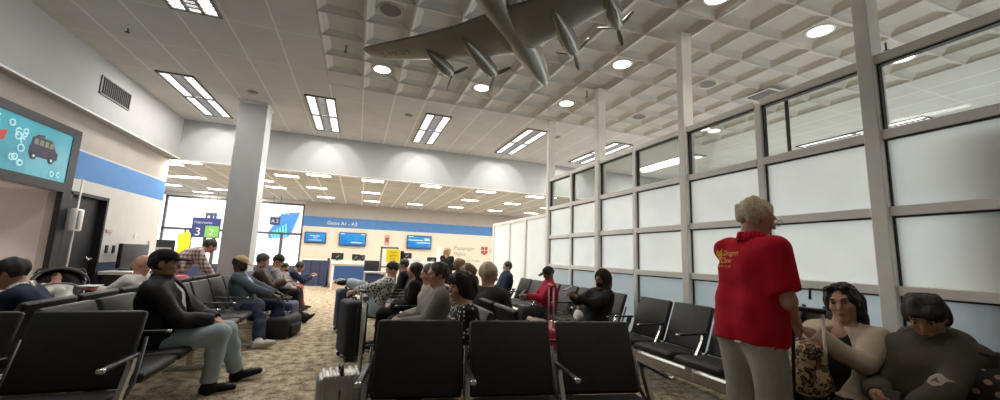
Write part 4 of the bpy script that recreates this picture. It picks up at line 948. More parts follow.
            Hf.ell(hp(0, -.03, .02), (.096*hs, .108*hs, .108*hs), HR, k=.03); Hf.ell(hp(0, -.06, -.055), (.075*hs, .058*hs, .06*hs), HR, k=.04); Hf.ell(hp(0, .05, .085), (.075*hs, .05*hs, .035*hs), HR, k=.03)
            Hf.ell(hp(0, .14, -.05), (.070*hs, .115*hs, .108*hs), HR, k=.012, op='sub'); Hf.half(hp(0, 0, -.12), -hu)
        elif hair in ('long', 'verylong'):
            L_ = .30 if hair == 'long' else .42
            for q in (1, -1):
                Hf.cap(hp(.056*q, -.015, .05), hp(.074*q, -.03, -.08), .030*hs, .028*hs, k=.03)
                a_ = hp(.074*q, -.03, -.08); Hf.cap(a_, a_+np.array([0, 0, -1])*(L_-.12)*hs+hr*.012*q+hf*.03, .028*hs, .018*hs, k=.03)
                Hf.cap(hp(.045*q, -.085, .0), hp(.05*q, -.09, 0)-np.array([0, 0, 1])*L_*.9*hs, .045*hs, .03*hs, k=.04)
            Hf.ell(hp(0, .135, -.045), (.064*hs, .115*hs, .115*hs), HR, k=.012, op='sub')
        ho = meshobj('hair', Hf.mesh('hair', max(vox*.9, .007), .011 if hair in ('bob', 'fluffy') else (.007 if near else .004), 70, .006 if near else .003, 150, seed=len(label), stretch=(1, 1, .35)), hc, root)
    # ---------------- clothing
    def folds(inner=False): return dict(amp=.003, freq=19) if inner else dict(amp=.009, freq=19, amp2=.0045, freq2=44, stretch=(1, 1, .8), clip=.010)
    if top:
        t = max(top.get('t', .014), .016); F = Field(); torso(F, t); hemz = top.get('hem', None)
        F.half(NB+up1*.015*s, up1*1.0+fr*.35) if not top.get('high') else F.half(NB+up1*.045*s, up1*1.0+fr*.15)
        if hemz is not None:
            for q in (1, -1): F.cap(HIP+sr*q*.058*s+up1*.10, HIP+sr*q*.060*s-up1*.14, .106*s*bw+t, .120*s*bw+t, k=.04, flat=fr, squash=1.04)
            F.half((0, 0, hemz), (0, 0.0, -1))
        for k in 'RL':
            if top.get('sleeve', 'long') == 'long': arm(F, k, .006 if over else t, cut=top.get('cuff', .10 if over else .06))
            elif top['sleeve'] == 'short': arm(F, k, t+.022, fore=False, endu=.86)
        so = meshobj(top.get('name', 'shirt'), F.mesh('shirt', vox, seed=len(label), **folds(bool(over))), top['m'], root)
        if top.get('collar'):
            c = MB(); N = 22; R1, R2 = [], []
            for j in range(N+1):
                a = 2*pi*j/N*.92+pi*.5+.25; w = sr*cos(a)*.078*s+fr*sin(a)*.074*s
                R1.append(NB+w*1.12-up1*.012*s*(1+.9*max(sin(a), 0))+up1*.004); R2.append(NB+w*.94+up1*.050*s*(1-.55*max(sin(a), 0)))
            for j in range(N): c.quad([R1[j], R1[j+1], R2[j+1], R2[j]])
            co_ = c.build('collar', top.get('collarm', top['m']), so, True); sm = co_.modifiers.new('thick', 'SOLIDIFY'); sm.thickness = .008
    else: so = None
    oo = None
    if over:
        t = over.get('t', .030); F = Field(); torso(F, t)
        if over.get('skirt'):
            for q in (1, -1): F.cap(HIP+sr*q*.07*s, HIP+sr*q*.085*s+np.array([0, .14, .0]), .105*s+t, .09*s+t, k=.05)
        op = over.get('open', 0)
        if op:   # open front: cut a wedge out of the chest
            F.ell(HIP+(NB-HIP)*.74+fr*.165*s, (op*s, .125*s, T*.60), np.stack([sr, fr, up1], 1), k=.012, op='sub')
        if over.get('high'): F.cap(NB-up1*.03*s, NB+up1*.06*s+fr*.012, .060*s+t*.5, .058*s+t*.35, k=.03)
        F.half(NB+up1*(.062 if over.get('high') else .02)*s, up1+fr*(.2 if over.get('high') else .45))
        if over.get('hem') is not None: F.half((0, 0, over['hem']), (0, 0, -1))
        for k in 'RL': arm(F, k, t*.68, cut=over.get('cuff', .04))
        oo = meshobj(over.get('name', 'jacket'), F.mesh('jacket', vox, seed=len(label)+3, **folds()), over['m'], root)
        if over.get('hood'):   # hood lying on the shoulders
            F = Field(); N = 9
            for j in range(N):
                a = pi*(.02+.96*j/(N-1)); a2 = pi*(.02+.96*(j+1)/(N-1))
                P_ = lambda a: NB+sr*cos(a)*.125*s-fr*sin(a)*.115*s+up1*(.0+.05*sin(a))*s
                if j < N-1: F.cap(P_(a), P_(a2), (.030+.028*sin(a))*s, (.030+.028*sin(a2))*s, k=.03)
            meshobj('hood', F.mesh('hood', vox, .004, 25), over['m'], oo)
        if over.get('trim') is not None and op:
            for q in (1, -1):
                pts = [HIP+(NB-HIP)*u_+fr*(.092+.012*sin(pi*u_)+t*.9)*s+sr*q*op*math.sqrt(max(0.02, 1-((u_-.62)/.62)**2))*s*.93 for u_ in np.linspace(.2, .95, 8)]
                MB().tube(pts, .006, 6).build('zip_edge', over['trim'], oo, True)
    if legs:
        t = legs.get('t', .016); F = Field()
        for q in (1, -1): F.cap(HIP+np.array([q*.06*s, 0, .0]), HIP+(MID-HIP)*legs.get('rise', .35)+sr*q*.06*s, .106*s*bw+t, .098*s*bw+t*.6, k=.05, flat=(0, 1, 0), squash=1.0)
        for k in 'RL': leg(F, k, t, cut=legs.get('cut', .03))
        if legs.get('waist') is not None: F.half((0, 0, legs['waist']), (0, 0, 1))
        meshobj(legs.get('name', 'trousers'), F.mesh('trousers', vox, seed=len(label)+7, **folds()), legs['m'], root)
    if shoes:
        for k in 'RL':
            sh = nrm(AN[k]-KN[k]); dv = FT[k]; sd = np.cross(dv, sh); A0 = AN[k]; bt = .078*s
            F = Field(); F.cap(A0-sh*.01*s, A0+sh*.045*s-dv*.01*s, .050*s, .052*s, k=.02); F.cap(A0+sh*.045*s-dv*.02*s, A0+sh*.052*s+dv*.10*s, .046*s, .043*s, k=.03); F.cap(A0+sh*.052*s+dv*.10*s, A0+sh*.056*s+dv*.17*s, .043*s, .034*s, k=.02)
            F.half(A0+sh*bt, sh)
            se = meshobj('shoe', F.mesh('shoe', max(vox*.8, .007)), shoes['m'], root)
            if shoes.get('sole'):
                F = Field(); F.cap(A0+sh*bt*.95-dv*.035*s, A0+sh*bt*.95+dv*.10*s, .046*s, .050*s, k=.01, flat=sh, squash=.30); F.cap(A0+sh*bt*.95+dv*.10*s, A0+sh*bt*.95+dv*.175*s, .050*s, .040*s, k=.01, flat=sh, squash=.30)
                meshobj('sole', F.mesh('sole', max(vox*.7, .006)), shoes['sole'], se)
    if hat:
        F = Field()
        if hat['kind'] == 'cap':
            F.ell(hp(0, -.012, .040), (.088*hs, .108*hs, .092*hs), HR, k=.01); F.half(hp(0, 0, .046), -hu-hf*.02)
            ho = meshobj('baseball_cap', F.mesh('cap', max(vox*.8, .008)), hat['m'], root)
            F = Field(); F.ell(hp(0, .115, .050), (.072*hs, .078*hs, .012*hs), np.stack([hr, nrm(hf-hu*.12), nrm(hu+hf*.12)], 1), k=.01); F.half(hp(0, .07, 0), -hf)
            meshobj('brim', F.mesh('brim', max(vox*.5, .005)), hat.get('mb', hat['m']), ho)
        elif hat['kind'] == 'beanie':
            F.ell(hp(0, -.014, .042), (.090*hs, .108*hs, .100*hs), HR, k=.01); F.half(hp(0, 0, .03), -hu-hf*.15)
            meshobj('beanie', F.mesh('beanie', max(vox*.8, .008), .002, 60), hat['m'], root)
        elif hat['kind'] == 'hood':
            F.ell(hp(0, -.025, .022), (.108*hs, .122*hs, .125*hs), HR, k=.02); F.cap(hp(0, -.05, -.06), NB-fr*.02, .09*hs, .11*hs, k=.04)
            F.ell(hp(0, .13, -.01), (.075*hs, .11*hs, .105*hs), HR, k=.015, op='sub')
            meshobj('hood', F.mesh('hood', vox, .004, 30), hat['m'], root)
    if mask:
        F = Field(); F.ell(hp(0, .045, -.052), (.060*hs, .062*hs, .050*hs), HR, k=.01); F.half(hp(0, .03, 0), -hf)
        meshobj('face_mask', F.mesh('mask', max(vox*.6, .006)), mask, root)
    info = dict(root=root, hp=hp, NB=NB, SH=SH, EL=EL, WR=WR, KN=KN, AN=AN, HIP=HIP, MID=MID, sr=sr, fr=fr, up=up1, shirt=so, over=oo, hr=hr, hf=hf, hu=hu, body=bo)
    return info
def project_text(txt, size, m, parent, surf, origin, right, up, off=.004, align='LEFT', name='lettering', spacing=1.0):
    me = textmesh(txt, size, spacing, align)
    bm = bmesh.new(); bm.from_mesh(me); bmesh.ops.subdivide_edges(bm, edges=[e for e in bm.edges if e.calc_length() > .012], cuts=1)
    bmesh.ops.triangulate(bm, faces=bm.faces); bm.to_mesh(me); bm.free()
    R = Vector(right).normalized(); U = Vector(up).normalized(); N = R.cross(U)
    bv = BVHTree.FromPolygons([v.co for v in surf.data.vertices], [tuple(p.vertices) for p in surf.data.polygons])
    for v in me.vertices:
        p = Vector(origin)+R*v.co.x+U*v.co.y; h = bv.ray_cast(p+N*.5, -N)
        v.co = (h[0]+N*off) if h[0] is not None else p
    me.materials.clear(); return meshobj(name, me, m, parent, False)
def project_poly(pts2, m, parent, surf, origin, right, up, off, name):
    R = Vector(right).normalized(); U = Vector(up).normalized(); N = R.cross(U); bm = bmesh.new()
    f = bm.faces.new([bm.verts.new((x, y, 0)) for x, y in pts2]); bmesh.ops.triangulate(bm, faces=[f]); bmesh.ops.subdivide_edges(bm, edges=bm.edges, cuts=2, use_grid_fill=True)
    bv = BVHTree.FromPolygons([v.co for v in surf.data.vertices], [tuple(p.vertices) for p in surf.data.polygons])
    for v in bm.verts:
        p = Vector(origin)+R*v.co.x+U*v.co.y; h = bv.ray_cast(p+N*.5, -N); v.co = (h[0]+N*off) if h[0] is not None else p
    me = bpy.data.meshes.new(name); bm.to_mesh(me); bm.free(); return meshobj(name, me, m, parent, False)
def world_pt(info, p): a = info['root'].rotation_euler.z; l = info['root'].location; return Vector((l.x+p[0]*cos(a)-p[1]*sin(a), l.y+p[0]*sin(a)+p[1]*cos(a), l.z+p[2]))
def phone(info, hand, label, d=(0, .03, .03), tilt=50, yw=0):
    p = world_pt(info, info['WR'][hand]+np.array(d)); o = empty('phone', p, info['root'].rotation_euler.z+yw, label, 'phone'); mx = Matrix.Rotation(radians(tilt), 4, 'X')
    MB().rbox((-.037, -.006, -.075), (.037, .004, .075), .004, mtx=mx).build('casing', BLACKP, o); MB().box((-.033, -.0075, -.07), (.033, -.006, .07), mtx=mx).build('screen', mat('phone_screen', (.25, .28, .33), .2, nscale=20, namt=.3, emit=.5), o); return o
# ================================================================== CLOTHES AND PEOPLE
def cl(name, col, **k): 
    a = dict(rough=.85, nscale=7, namt=.14, bump=.25, bscale=180, spec=.2); a.update(k); return mat(name, col, **a)
C_RED = cl('red_polo_knit', (.52, .008, .028), namt=.07, bump=.1); C_KHAKI = cl('grey_khaki', (.40, .375, .325), namt=.10); C_JEANL = cl('light_wash_denim', (.40, .50, .54), namt=.10); C_BLK = cl('black_cloth', (.014, .013, .014)); C_BLKJ = cl('black_jacket_nylon', (.018, .018, .02), rough=.6)
C_NAVY = cl('navy_cloth', (.022, .028, .055)); C_BLAZ = cl('blue_grey_blazer', (.095, .115, .14)); C_LBLUE = cl('light_blue_shirt', (.35, .45, .60)); C_BROWNJ = cl('brown_leather', (.055, .035, .025), rough=.5); C_GREYSW = cl('grey_knit', (.24, .225, .20), namt=.1); C_DGREY = cl('charcoal_wool', (.042, .040, .037)); C_WHITE = cl('white_cotton', (.68, .66, .62)); C_BEIGE = cl('beige_knit', (.50, .43, .34), namt=.12); C_HOOD = cl('dark_grey_fleece', (.095, .085, .072)); C_DENIMD = cl('dark_denim', (.03, .035, .055)); C_TAN = cl('tan_cap_cotton', (.50, .39, .22)); C_REDJ = cl('crimson_jacket', (.36, .015, .045)); C_REDP = cl('bright_red_cotton', (.60, .035, .03)); C_OLIVE = cl('olive_grey', (.10, .095, .07)); C_GREYC = cl('mid_grey_cotton', (.25, .25, .25)); C_CREAMP = cl('cream_skirt', (.42, .34, .24))
C_PLAID = m_plaid('plaid_red_white'); C_POLKA = m_dots('black_with_white_dots', (.012, .011, .012), (.75, .72, .68), 34, .30, .45); C_BW = m_dots('white_black_print', (.55, .54, .50), (.03, .03, .03), 26, .42, .9)
S_BLK = cl('black_shoe', (.014, .013, .013), rough=.45); S_WHT = cl('white_shoe', (.62, .60, .56), rough=.6); S_SOLE = cl('white_sole', (.72, .70, .66), rough=.6); S_BRN = cl('brown_shoe', (.08, .045, .025), rough=.5)
def hx(px, py, X): return tuple(at_x(px, py, X))
GR = 'passengers waiting at the gate'
# 1 red polo man, standing with his back to us
red = person('standing man in red polo seen from behind, grey trousers, white hair and glasses', (0, 0, 0), radians(-97), headat=tuple(Vector((0, 0, H))+pixray(757, 216)*2.36), head=(-16, 18, 0), hip=.91, lean=-9, hunch=-8, neck=24, s=.965, build=1.04, skin='pink', vox=.009, hair='short', hairc=(.60, .50, .36),
             handsw={'R': tuple(Vector((0, 0, H))+pixray(795, 322)*2.22), 'L': tuple(Vector((0, 0, H))+pixray(792, 335)*2.55)}, elbows={'R': (.55, -.42, -.9), 'L': (-.2, -.4, -.5)}, feet={'R': (.13, -.02, .085), 'L': (-.13, .03, .085)}, knees={'R': (.1, 1, 0), 'L': (-.1, 1, 0)},
             top=dict(m=C_RED, t=.021, sleeve='short', hem=.885, name='polo_shirt', collar=True), legs=dict(m=C_KHAKI, t=.026, rise=.25, waist=.892), shoes=dict(m=S_BRN), group=GR)
hp = red['hp']; gl = MB(); W_ = mat('glasses_wire', (.55, .52, .47), .3, .8, nscale=9, namt=.05)
for q in (1, -1):
    gl.tube([hp(.033*q+.026*cos(a), .112, .008+.022*sin(a)) for a in np.linspace(0, 2*pi, 17)], .0022, 5); gl.tube([hp(.06*q, .110, .012), hp(.084*q, .04, .012), hp(.083*q, -.01, .008)], .0025, 5)
gl.tube([hp(-.008, .115, .012), hp(.008, .115, .012)], .0025, 5); gl.build('glasses', W_, red['root'], True)
YT = mat('orange_yellow_print', (.85, .42, .03), .7, nscale=30, namt=.06)
so = red['shirt']; bsh = red['SH']; bu = red['up']; br_ = -red['sr']; br_ = red['sr']
# seen from behind: picture right = the man's right side
o0 = red['NB'] - red['sr']*.112 - bu*.105 - red['fr']*.10
project_text('Dragon', .046, YT, so, so, o0+bu*.012, red['sr'], bu, spacing=1.0); project_text('Claw', .046, YT, so, so, o0-bu*.032, red['sr'], bu); project_text('TRAVEL CLUB', .018, YT, so, so, o0-bu*.058-red['sr']*.02, red['sr'], bu)
project_poly([(-.06, .02), (-.045, .05), (-.03, .035), (-.012, .055), (-.008, .02), (-.018, -.01), (-.03, -.035), (-.045, -.01)], YT, so, so, o0, red['sr'], bu, .004, 'emblem')
belt = MB(); 
tagc = project_poly([(-.07, -.012), (.07, -.012), (.07, .012), (-.07, .012)], C_WHITE, red['root'], [c for c in red['root'].children if c.name.startswith('trousers')][0], red['HIP']-red['fr']*.1-np.array([0, 0, .075]), red['sr'], (0, 0, 1), .02, 'shirt_tail')
# 2 woman in the beige cardigan
lad = person('dark-haired woman in beige cardigan with sunglasses on her head, seated by the glass', (0, 0, 0), radians(97), headat=hx(843, 309, 3.0), head=(12, 4, 8), lean=8, neck=8, s=1.0, skin='olive', vox=.009, hair='long', hairc=(.018, .010, .008), face=True,
             handsw={'L': tuple(Vector((0, 0, H))+pixray(812, 334)*2.40), 'R': tuple(Vector((0, 0, H))+pixray(803, 347)*2.45)}, elbows={'L': (-.7, -.1, -.5), 'R': (.6, -.2, -.6)}, feet={'R': (.12, .42, .085), 'L': (-.12, .42, .085)},
             top=dict(m=C_BLK, t=.010, name='black_top'), over=dict(m=C_BEIGE, t=.032, open=.085, name='cardigan', skirt=True), legs=dict(m=C_DENIMD, t=.018, name='jeans'), shoes=dict(m=S_BLK), group=GR)
hp = lad['hp']; gl = MB()
for q in (1, -1): gl.loft([[hp(.038*q+.03*cos(a), .062+dz*.004, .098+.022*sin(a)) for a in np.linspace(0, 2*pi, 15)[:-1]] for dz in (0, 1)]); gl.tube([hp(.065*q, .06, .1), hp(.088*q, -.0, .085)], .003, 5)
gl.tube([hp(-.01, .068, .104), hp(.01, .068, .104)], .003, 5); gl.build('sunglasses', mat('sunglass_black', (.01, .01, .01), .15, nscale=9, namt=.1), lad['root'], True)
# 3 boy in the dark hoodie
boy = person('boy in dark grey hoodie looking down at his phone, beside the big post', (0, 0, 0), radians(97), headat=hx(928, 332, 3.0), head=(6, 28, 3), lean=5, hunch=-6, neck=32, s=.97, skin='tan', vox=.009, hair='mop', hairc=(.020, .011, .008), face=True,
             hands={'R': (.10, .36, .66), 'L': (-.03, .40, .64)}, elbows={'R': (.4, -.2, -.7), 'L': (-.4, -.2, -.7)}, hand_dir={'R': (-.55, .75, .1), 'L': (.6, .75, .15)}, grip={'R': (-.5, -.2, .8), 'L': (.5, -.2, .8)},
             over=dict(m=C_HOOD, t=.030, name='hoodie', hood=True, high=True), legs=dict(m=C_BLK, t=.02), shoes=dict(m=S_BLK), group=GR)
EMB = mat('emblem_grey', (.36, .33, .29), .8, nscale=30, namt=.1); su = boy['over']
oo_ = boy['NB'] - boy['sr']*.085 - boy['up']*.20 + boy['fr']*.10
project_poly([(-.062, .012), (-.03, .022), (-.012, .036), (.012, .036), (.03, .022), (.062, .012), (.034, .002), (.026, -.018), (0, -.03), (-.026, -.018), (-.034, .002)], EMB, su, su, oo_, -boy['sr'], boy['up'], .004, 'emblem')
project_poly([(-.018, -.01), (0, .018), (.018, -.01), (0, -.002)], C_HOOD, su, su, oo_, -boy['sr'], boy['up'], .007, 'emblem_centre')
phone(boy, 'L', 'dark phone held low by the boy in the hoodie', d=(.04, .09, .02), tilt=35)
# 4 man in black cap and light jeans
cap_ = person('man in black cap and black jacket, light jeans, hands on lap', (0, 0, 0), radians(-86), headat=hx(164, 271, -1.62), head=(0, 2, 0), lean=5, hunch=-4, neck=12, s=1.06, build=1.2, skin='tan', vox=.010, hair='crop', hairc=(.012, .01, .009), hat=dict(kind='cap', m=C_BLK),
             hands={'R': (.06, .36, .62), 'L': (-.02, .38, .62)}, elbows={'R': (.8, -.4, -.7), 'L': (-.8, -.4, -.7)}, feetw={'R': (-1.14, 4.36, .085), 'L': (-1.02, 4.72, .085)}, hand_dir={'R': (-.6, .6, -.2), 'L': (.6, .6, -.2)}, foot_yaw=(-20, -5), curl=(.7, .7),
             top=dict(m=C_WHITE, t=.010, name='white_shirt'), over=dict(m=C_BLKJ, t=.042, open=.085, high=True, skirt=False), legs=dict(m=C_JEANL, t=.022, name='jeans'), shoes=dict(m=S_BLK, sole=S_SOLE), face=True, group=GR)
# 5 tan cap
tan = person('man in tan cap and blue-grey blazer with black face mask', (0, 0, 0), radians(-92), headat=hx(240, 269, -1.60), head=(-4, 22, 0), lean=16, neck=16, s=.98, build=1.1, skin='dark', vox=.012, hair='crop', hairc=(.01, .008, .008), hat=dict(kind='cap', m=C_TAN), mask=C_BLK,
             hands={'R': (.12, .40, .60), 'L': (-.10, .40, .62)}, feetw={'R': (-1.12, 6.15, .085), 'L': (-1.05, 6.75, .085)}, top=dict(m=C_LBLUE, t=.010, name='blue_shirt'), over=dict(m=C_BLAZ, t=.032, open=.085, name='blazer', skirt=True), legs=dict(m=C_NAVY, t=.024), shoes=dict(m=S_WHT, sole=S_SOLE), group=GR)
# 6 brown jacket man
brn = person('man in dark brown leather jacket looking down at his phone', (0, 0, 0), radians(-86), headat=hx(263, 264, -1.5), head=(-6, 22, 0), lean=4, neck=16, s=1.0, build=1.08, skin='pink', vox=.013, hair='crop', hairc=(.06, .045, .035),
             hands={'R': (.06, .36, .74), 'L': (-.06, .38, .74)}, feetw={'R': (-.80, 8.05, .085), 'L': (-.95, 8.35, .085)}, over=dict(m=C_BROWNJ, t=.034, name='leather_jacket', high=True), legs=dict(m=C_BLK, t=.022), shoes=dict(m=S_BLK), group=GR)
phone(brn, 'L', 'dark phone in the hands of the brown jacket man', d=(.05, .07, .06), tilt=40)
bea = person('person in grey beanie and grey top, head bent, on the left row', (0, 0, 0), radians(-86), headat=hx(278, 266, -1.4), head=(-10, 28, 0), lean=0, neck=20, s=.97, skin='tan', vox=.014, hair='crop', hairc=(.03, .02, .015), hat=dict(kind='beanie', m=C_DGREY), top=dict(m=C_GREYC, t=.02, name='grey_shirt'), legs=dict(m=C_BLK, t=.02), shoes=dict(m=S_BLK), group=GR)
kid = person('dark-haired child in black mask behind the grey beanie person', (0, 0, 0), radians(-100), headat=hx(285, 270, -1.40), head=(-10, 20, 0), lean=0, neck=12, s=.78, hip=.46, skin='tan', vox=.013, hair='short', hairc=(.012, .01, .01), mask=C_BLK, top=dict(m=C_GREYC, t=.02, name='grey_shirt'), legs=dict(m=C_NAVY, t=.02), shoes=dict(m=S_BLK), group=GR)
lean_ = person('person in navy top and red trousers bent forward on the far left seats', (0, 0, 0), radians(-80), headat=hx(300, 267, -1.16), head=(-6, 34, 0), lean=-34, neck=14, s=.92, skin='tan', vox=.014, hair='short', hairc=(.03, .018, .012), hands={'R': (.08, .62, .72), 'L': (-.04, .60, .74)}, feet={'R': (.12, .46, .085), 'L': (-.1, .42, .085)}, top=dict(m=C_NAVY, t=.022, name='navy_top'), legs=dict(m=C_REDP, t=.02), shoes=dict(m=S_BLK), group=GR)
bald = person('bald man in white shirt seated behind the man in black cap', (0, 0, 0), radians(80), headat=hx(142, 267, -2.42), head=(10, 14, 0), lean=14, neck=8, s=.97, skin='pink', vox=.012, hands={'R': (.05, .34, .74), 'L': (-.12, .32, .68)}, top=dict(m=C_WHITE, t=.02, name='white_shirt'), legs=dict(m=C_NAVY, t=.02), shoes=dict(m=S_BLK), group=GR)
pv = world_pt(bald, bald['WR']['R']+np.array((0, .08, .05))); tag(MB().rbox((pv.x-.06, pv.y-.11, pv.z-.01), (pv.x+.10, pv.y+.1, pv.z), .003).build('paper_sheet', WHITEP), 'white sheet of paper held by the bald man', 'paper')
lm = person('dark-haired man in navy jacket bent forward at the left photo edge', (0, 0, 0), radians(100), headat=hx(8, 282, -2.66), head=(0, 26, 0), lean=-30, hunch=-14, neck=22, s=1.0, build=1.12, skin='tan', vox=.011, hair='short', hairc=(.012, .009, .008), hands={'R': (.1, .55, .60), 'L': (-.1, .55, .60)}, top=dict(m=C_WHITE, t=.012, name='white_shirt', high=True, collar=True), over=dict(m=C_NAVY, t=.038), legs=dict(m=C_BLK, t=.02), shoes=dict(m=S_BLK), group=GR)
pl = person('person in red and white plaid shirt bending over by the column', (-2.92, 8.25, 0), radians(-72), head=(0, 30, 0), hip=.88, lean=-42, hunch=12, neck=2, s=1.0, build=1.08, skin='pink', vox=.012, hair='short', hairc=(.035, .022, .015), hands={'R': (.12, .62, .72), 'L': (-.12, .62, .72)}, feet={'R': (.12, 0, .085), 'L': (-.12, .05, .085)}, knees={'R': (.1, 1, 0), 'L': (-.1, 1, 0)}, top=dict(m=C_PLAID, t=.026, hem=.78, name='plaid_shirt'), legs=dict(m=C_DENIMD, t=.02, rise=.2), shoes=dict(m=S_BRN), group=GR)
# ---- middle rows
pol = person('woman with short dark hair in black and white polka dots, looking left', (0, 0, 0), radians(90), headat=hx(461, 297, .80), head=(8, 6, 0), lean=-2, neck=12, s=.95, skin='light', vox=.010, hair='bob', hairc=(.028, .014, .010), face=True, top=dict(m=C_POLKA, t=.024, name='polka_dot_blouse', high=False), legs=dict(m=C_BLK, t=.02), shoes=dict(m=S_BLK), group=GR)
gry = person('man in grey sweater with dark hair seated facing left, black trousers', (0, 0, 0), radians(92), headat=hx(437, 276, .80), head=(10, 8, 0), lean=-4, hunch=-6, neck=14, s=1.02, build=1.05, skin='pink', vox=.011, hair='crop', hairc=(.05, .035, .025), hands={'R': (.04, .42, .64), 'L': (-.05, .40, .64)}, elbows={'L': (-.35, -.7, -.7), 'R': (.35, -.7, -.7)}, hand_dir={'R': (-.5, .7, -.2), 'L': (.5, .7, -.2)}, feet={'R': (.12, .60, .085), 'L': (-.12, .55, .085)}, top=dict(m=C_GREYSW, t=.024, name='grey_sweater', high=True), legs=dict(m=C_BLK, t=.024), shoes=dict(m=S_BLK), group=GR)
gr2 = person('grey-brown haired person in pale jacket just behind the grey sweater man', (0, 0, 0), radians(92), headat=hx(428.5, 277, .84), head=(0, 14, 0), lean=-2, neck=12, s=.97, skin='light', vox=.013, hair='short', hairc=(.13, .105, .08), over=dict(m=cl('pale_print_jacket', (.45, .41, .36)), t=.03), legs=dict(m=C_BLK, t=.02), shoes=dict(m=S_BLK), group=GR)
blk = person('person with long black hair seated left of the dark-haired sweater man', (0, 0, 0), radians(80), headat=hx(415, 273, .80), head=(0, 10, 0), lean=0, neck=10, s=.96, skin='tan', vox=.013, hair='verylong', hairc=(.010, .008, .009), top=dict(m=C_BLK, t=.024), legs=dict(m=C_BLK, t=.02), shoes=dict(m=S_BLK), group=GR)
jns = person('reclining person in light jeans and black-and-white top, feet up on navy suitcase', (0, 0, 0), radians(92), headat=hx(392, 269, .55), head=(10, 22, 0), lean=26, neck=26, s=.98, skin='light', vox=.012, hair='short', hairc=(.02, .014, .012), hands={'R': (.08, .34, .66), 'L': (-.08, .34, .70)}, feetw={'R': (-.10, 7.25, .79), 'L': (-.06, 7.05, .79)}, knees={'R': (0, .3, 1), 'L': (0, .3, 1)}, top=dict(m=C_BW, t=.024, name='printed_top'), legs=dict(m=C_JEANL, t=.022, name='jeans'), shoes=dict(m=S_BLK, sole=S_SOLE), group=GR)
drk = person('dark-clothed person far down the middle row, below the black sign stand', (0, 0, 0), radians(85), headat=hx(403, 271, .92), head=(0, 12, 0), lean=0, neck=10, s=.97, skin='tan', vox=.014, hair='short', hairc=(.012, .01, .01), top=dict(m=C_BLK, t=.024), legs=dict(m=C_BLK, t=.02), shoes=dict(m=S_BLK), group=GR)
wht = person('white-haired person in charcoal coat seen from behind, facing right', (0, 0, 0), radians(-70), headat=hx(489, 287, 1.42), head=(-14, 20, 0), lean=2, hunch=-8, neck=18, s=1.02, build=1.45, skin='pink', vox=.011, hair='fluffy', hairc=(.52, .44, .30), over=dict(m=C_DGREY, t=.036, name='coat'), legs=dict(m=C_BLK, t=.02), shoes=dict(m=S_BLK), group=GR)
bn2 = person('light brown haired person behind the white-haired one, back to us', (0, 0, 0), radians(-78), headat=hx(469, 279, 1.40), head=(0, 12, 0), lean=10, neck=10, s=.97, skin='light', vox=.013, hair='fluffy', hairc=(.20, .12, .05), over=dict(m=C_OLIVE, t=.03), legs=dict(m=C_BLK, t=.02), shoes=dict(m=S_BLK), group=GR)
fair = person('fair-haired person in tan coat farthest along the middle row', (0, 0, 0), radians(-85), headat=hx(460, 267, 1.45), head=(30, 12, 0), lean=8, neck=10, s=.97, skin='light', vox=.014, hair='short', hairc=(.30, .20, .11), over=dict(m=C_BEIGE, t=.03), legs=dict(m=C_BLK, t=.02), shoes=dict(m=S_BLK), group=GR)
blo = person('standing blonde woman in dark jacket and pale scarf at the white counter', (0, 0, 0), radians(-40), headat=tuple(Vector((0, 0, H))+pixray(448, 253)*11.0), head=(-10, 22, 0), hip=.83, lean=-3, neck=12, s=.95, skin='light', vox=.016, hair='long', hairc=(.33, .22, .11), hands={'R': (.08, .34, .92), 'L': (-.1, .34, .92)}, feet={'R': (.1, 0, .085), 'L': (-.1, .04, .085)}, knees={'R': (.1, 1, 0), 'L': (-.1, 1, 0)}, top=dict(m=cl('pale_pink', (.60, .42, .38)), t=.012, name='pale_top'), over=dict(m=C_BLK, t=.03, open=.07), legs=dict(m=C_BLK, t=.02, rise=.2), shoes=dict(m=S_BLK), group=GR)
# ---- along the glass
hod = person('woman in black hood with dark mask holding up a phone by the glass', (0, 0, 0), radians(98), headat=hx(602, 283, 3.10), head=(4, 12, 0), lean=14, neck=14, s=.97, skin='brown', vox=.012, hair='long', hairc=(.02, .012, .009), hat=dict(kind='hood', m=cl('brown_black_hood', (.028, .018, .013))), mask=C_BLK, hands={'R': (.02, .36, .86), 'L': (-.06, .36, .84)}, elbows={'R': (.6, .1, -.9), 'L': (-.6, .1, -.9)}, feet={'R': (.12, .70, .085), 'L': (-.1, .66, .085)}, over=dict(m=C_BLK, t=.034), legs=dict(m=C_BLK, t=.024), shoes=dict(m=S_BLK), group=GR)
phone(hod, 'R', 'dark phone held up by the hooded woman', d=(0, .06, .08), tilt=70)
rj = person('person in crimson jacket and dark cap looking down at a phone', (0, 0, 0), radians(80), headat=hx(548, 281, 3.05), head=(14, 26, 0), lean=4, neck=18, s=.95, skin='brown', vox=.012, hair='crop', hairc=(.012, .01, .01), hat=dict(kind='cap', m=cl('olive_black_cap', (.03, .03, .025))), hands={'R': (.05, .36, .66), 'L': (-.05, .36, .68)}, feet={'R': (.12, .62, .085), 'L': (-.1, .55, .085)}, over=dict(m=C_REDJ, t=.032, high=True), legs=dict(m=cl('dark_grey_trousers', (.03, .032, .034)), t=.024), shoes=dict(m=S_BLK), group=GR)
phone(rj, 'L', 'dark phone in the hand of the crimson jacket person', d=(.04, .07, .05), tilt=45)
dn = person('man in navy jacket with black hair and pale mask, farthest along the glass', (0, 0, 0), radians(92), headat=hx(507, 269, 3.15), head=(0, 6, 0), lean=8, neck=8, s=1.0, skin='light', vox=.013, hair='short', hairc=(.012, .01, .01), mask=C_WHITE, over=dict(m=C_NAVY, t=.034, high=True), legs=dict(m=C_NAVY, t=.02), shoes=dict(m=S_BLK), group=GR)

